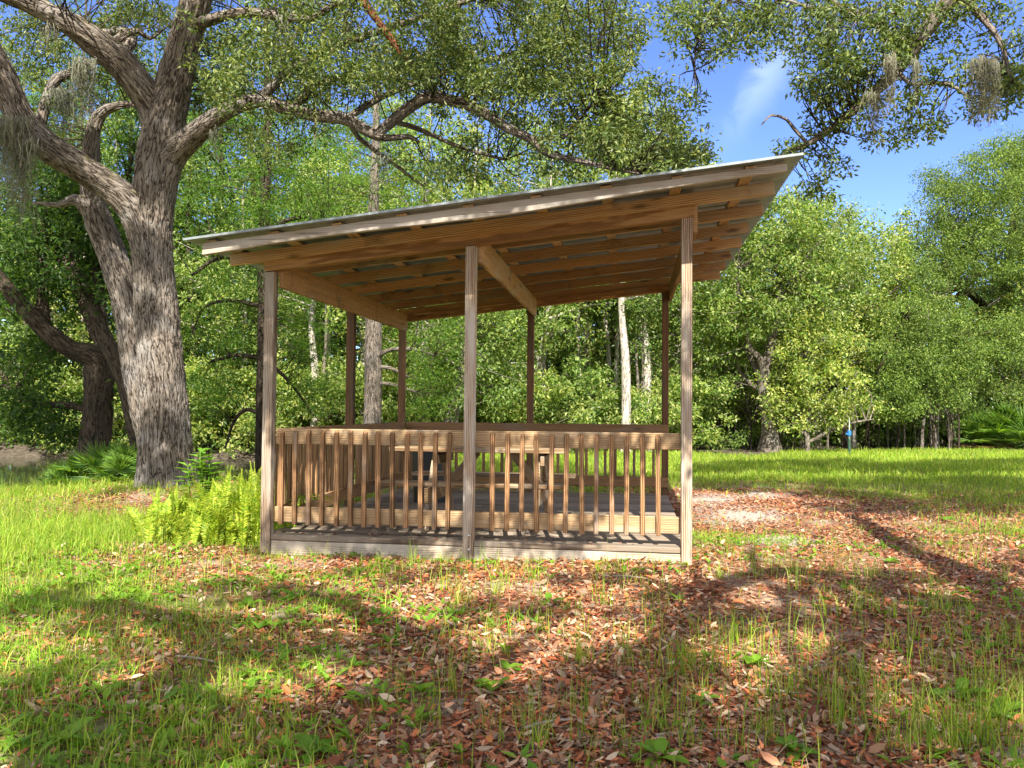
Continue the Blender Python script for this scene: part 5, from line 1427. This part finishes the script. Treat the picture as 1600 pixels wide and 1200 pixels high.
# broad-leaved weeds, each a plant of its own
def weed_mesh():
    mb = MB()
    n = int(RNG.integers(6, 11))
    a = np.arange(n) * 2.4 + RNG.uniform(0, 6)
    D = unit(np.stack([np.cos(a), np.sin(a), RNG.uniform(0.15, 1.0, n)], -1))
    L = RNG.uniform(.07, .13, n)
    Nn = np.tile([0, 0, 1.0], (n, 1))
    S = unit(np.cross(D, Nn)); Nn = np.cross(S, D)
    u = np.array([0, .15, .4, .65, .88, 1.0]); wv_ = np.array([.03, .09, .2, .22, .12, .0])
    for k in range(n):
        c = D[k] * (u * L[k])[:, None] + np.array([0, 0, 1]) * (-0.25 * L[k] * u ** 2)[:, None]
        Lf = c + S[k] * (wv_ * L[k])[:, None] + Nn[k] * (wv_ * L[k] * .3)[:, None]
        Rt = c - S[k] * (wv_ * L[k])[:, None] + Nn[k] * (wv_ * L[k] * .3)[:, None]
        V = np.vstack([Lf, c, Rt]); q_ = []
        for j_ in range(5): q_ += [[j_, j_ + 1, 6 + j_ + 1, 6 + j_], [6 + j_, 6 + j_ + 1, 12 + j_ + 1, 12 + j_]]
        mb.add(V, q_, tone=RNG.uniform(.8, 1.15))
    return mb
wp = [weed_mesh().build('weed', M['weed'], None, True) for _ in range(5)]
WD = [(770, 1080, 1.5, 'large bright weed rosette in the leaf litter at bottom centre'), (660, 1085, 1.0, 'small weed left of the large bottom centre rosette'), (795, 1050, .9, 'small weed just above the large bottom centre rosette'), (858, 945, 1.3, 'weed with upright leaves in front of the right railing bay'),
      (1095, 1100, 1.2, 'weed standing alone in reddish litter right of bottom centre'), (690, 963, 1.0, 'low weed in grass before the front middle post'), (1030, 1190, 1.3, 'weed at the bottom edge right of centre'), (490, 1180, 1.3, 'weed at the bottom edge left of centre'),
      (105, 1160, 1.5, 'two leaved pale weed in the bottom left corner'), (240, 985, 1.0, 'weed among grass at the left under the fern'), (330, 905, 1.0, 'weed at the shadow edge in front of the fern'), (390, 950, 1.2, 'yellowish weed in grass below the left post'), (140, 1000, 1.0, 'weed in the dappled grass near the left picture edge'),
      (250, 1105, 1.1, 'weed in the shaded grass of the lower left'), (1560, 1120, 2.0, 'big leafy weed in shade at the lower right edge'), (1500, 1090, 1.7, 'leafy weed left of the big shaded one, lower right'), (1180, 1040, 1.1, 'flat weed in litter right of the wispy grass'), (1390, 880, 1.0, 'weed on the dark limb shadow'),
      (1060, 940, 1.0, 'weed near the right front post in litter'), (590, 940, 1.0, 'weed in grass below the left railing bay'), (300, 965, 1.1, 'weed with raised leaves in the left dappled shade'), (1240, 1180, 1.1, 'weed at the bottom edge below the wispy tufts'), (1480, 815, 1.4, 'weed clump where lawn meets litter on the right'), (200, 925, 1.2, 'weed beside the sunlit meadow edge'), (420, 1090, 1.1, 'weed left of the small bottom centre one')]
for k, (px, py, s, lab) in enumerate(WD):
    o = wp[k] if k < 5 else wp[k % 5].copy()
    if k >= 5: COL.objects.link(o)
    g = ground_at(px, py)
    o.location = tuple(g + (0, 0, .012)); o.rotation_euler = (0, 0, RNG.uniform(0, 6.28)); o.scale = (s * 0.8,) * 3
    tag(o, lab, 'weed', 'broad leaved weeds in the clearing')
# low ground cover of small round leaves in the grassy half
mb = MB()
x, y = scatter(2.0, 9.0, 260)
k = RNG.uniform(0, 1, len(x)) < (1 - litter_mask(x, y)) * 0.6 * (noise2(x, y, .5, 61) > .45)
x, y = x[k], y[k]; m_ = len(x)
for q_ in range(3):
    a = RNG.uniform(0, 6.28, m_)
    leaves(mb, np.stack([x, y, height(x, y) + .01], -1), unit(np.stack([np.cos(a), np.sin(a), RNG.uniform(.2, .9, m_)], -1)), np.tile([0, 0, 1.0], (m_, 1)), RNG.uniform(.04, .09, m_), RNG.uniform(.02, .04, m_), .15)
tag(mb.build('ground_cover', M['weed']), 'low broad leaved ground cover among the grass', 'ground cover', kind='stuff')
# fallen twigs
for px, py, L, lab in ((1090, 1150, .35, 'fallen grey stick in the litter at the lower right of centre'), (1210, 1085, .28, 'short thick bark stick in the litter, lower right'), (870, 1140, .4, 'thin pale twig on the shaded litter at bottom centre'), (310, 1035, .3, 'pale twig lying in the left grass'), (980, 905, .35, 'thin twig in the litter before the right railing')):
    g = ground_at(px, py); a = RNG.uniform(-.5, .5); mb = MB()
    d = np.array([math.cos(a), math.sin(a), 0]) * L
    tube(mb, [g - d / 2 + (0, 0, .012), g + (RNG.normal(0, .02), RNG.normal(0, .03), .022), g + d / 2 + (0, 0, .014)], [.008, .007, .003], 6, .04, lump=.2)
    tag(mb.build('fallen_twig', M['twig'], None, True, loc=g), lab, 'twig', 'fallen twigs')
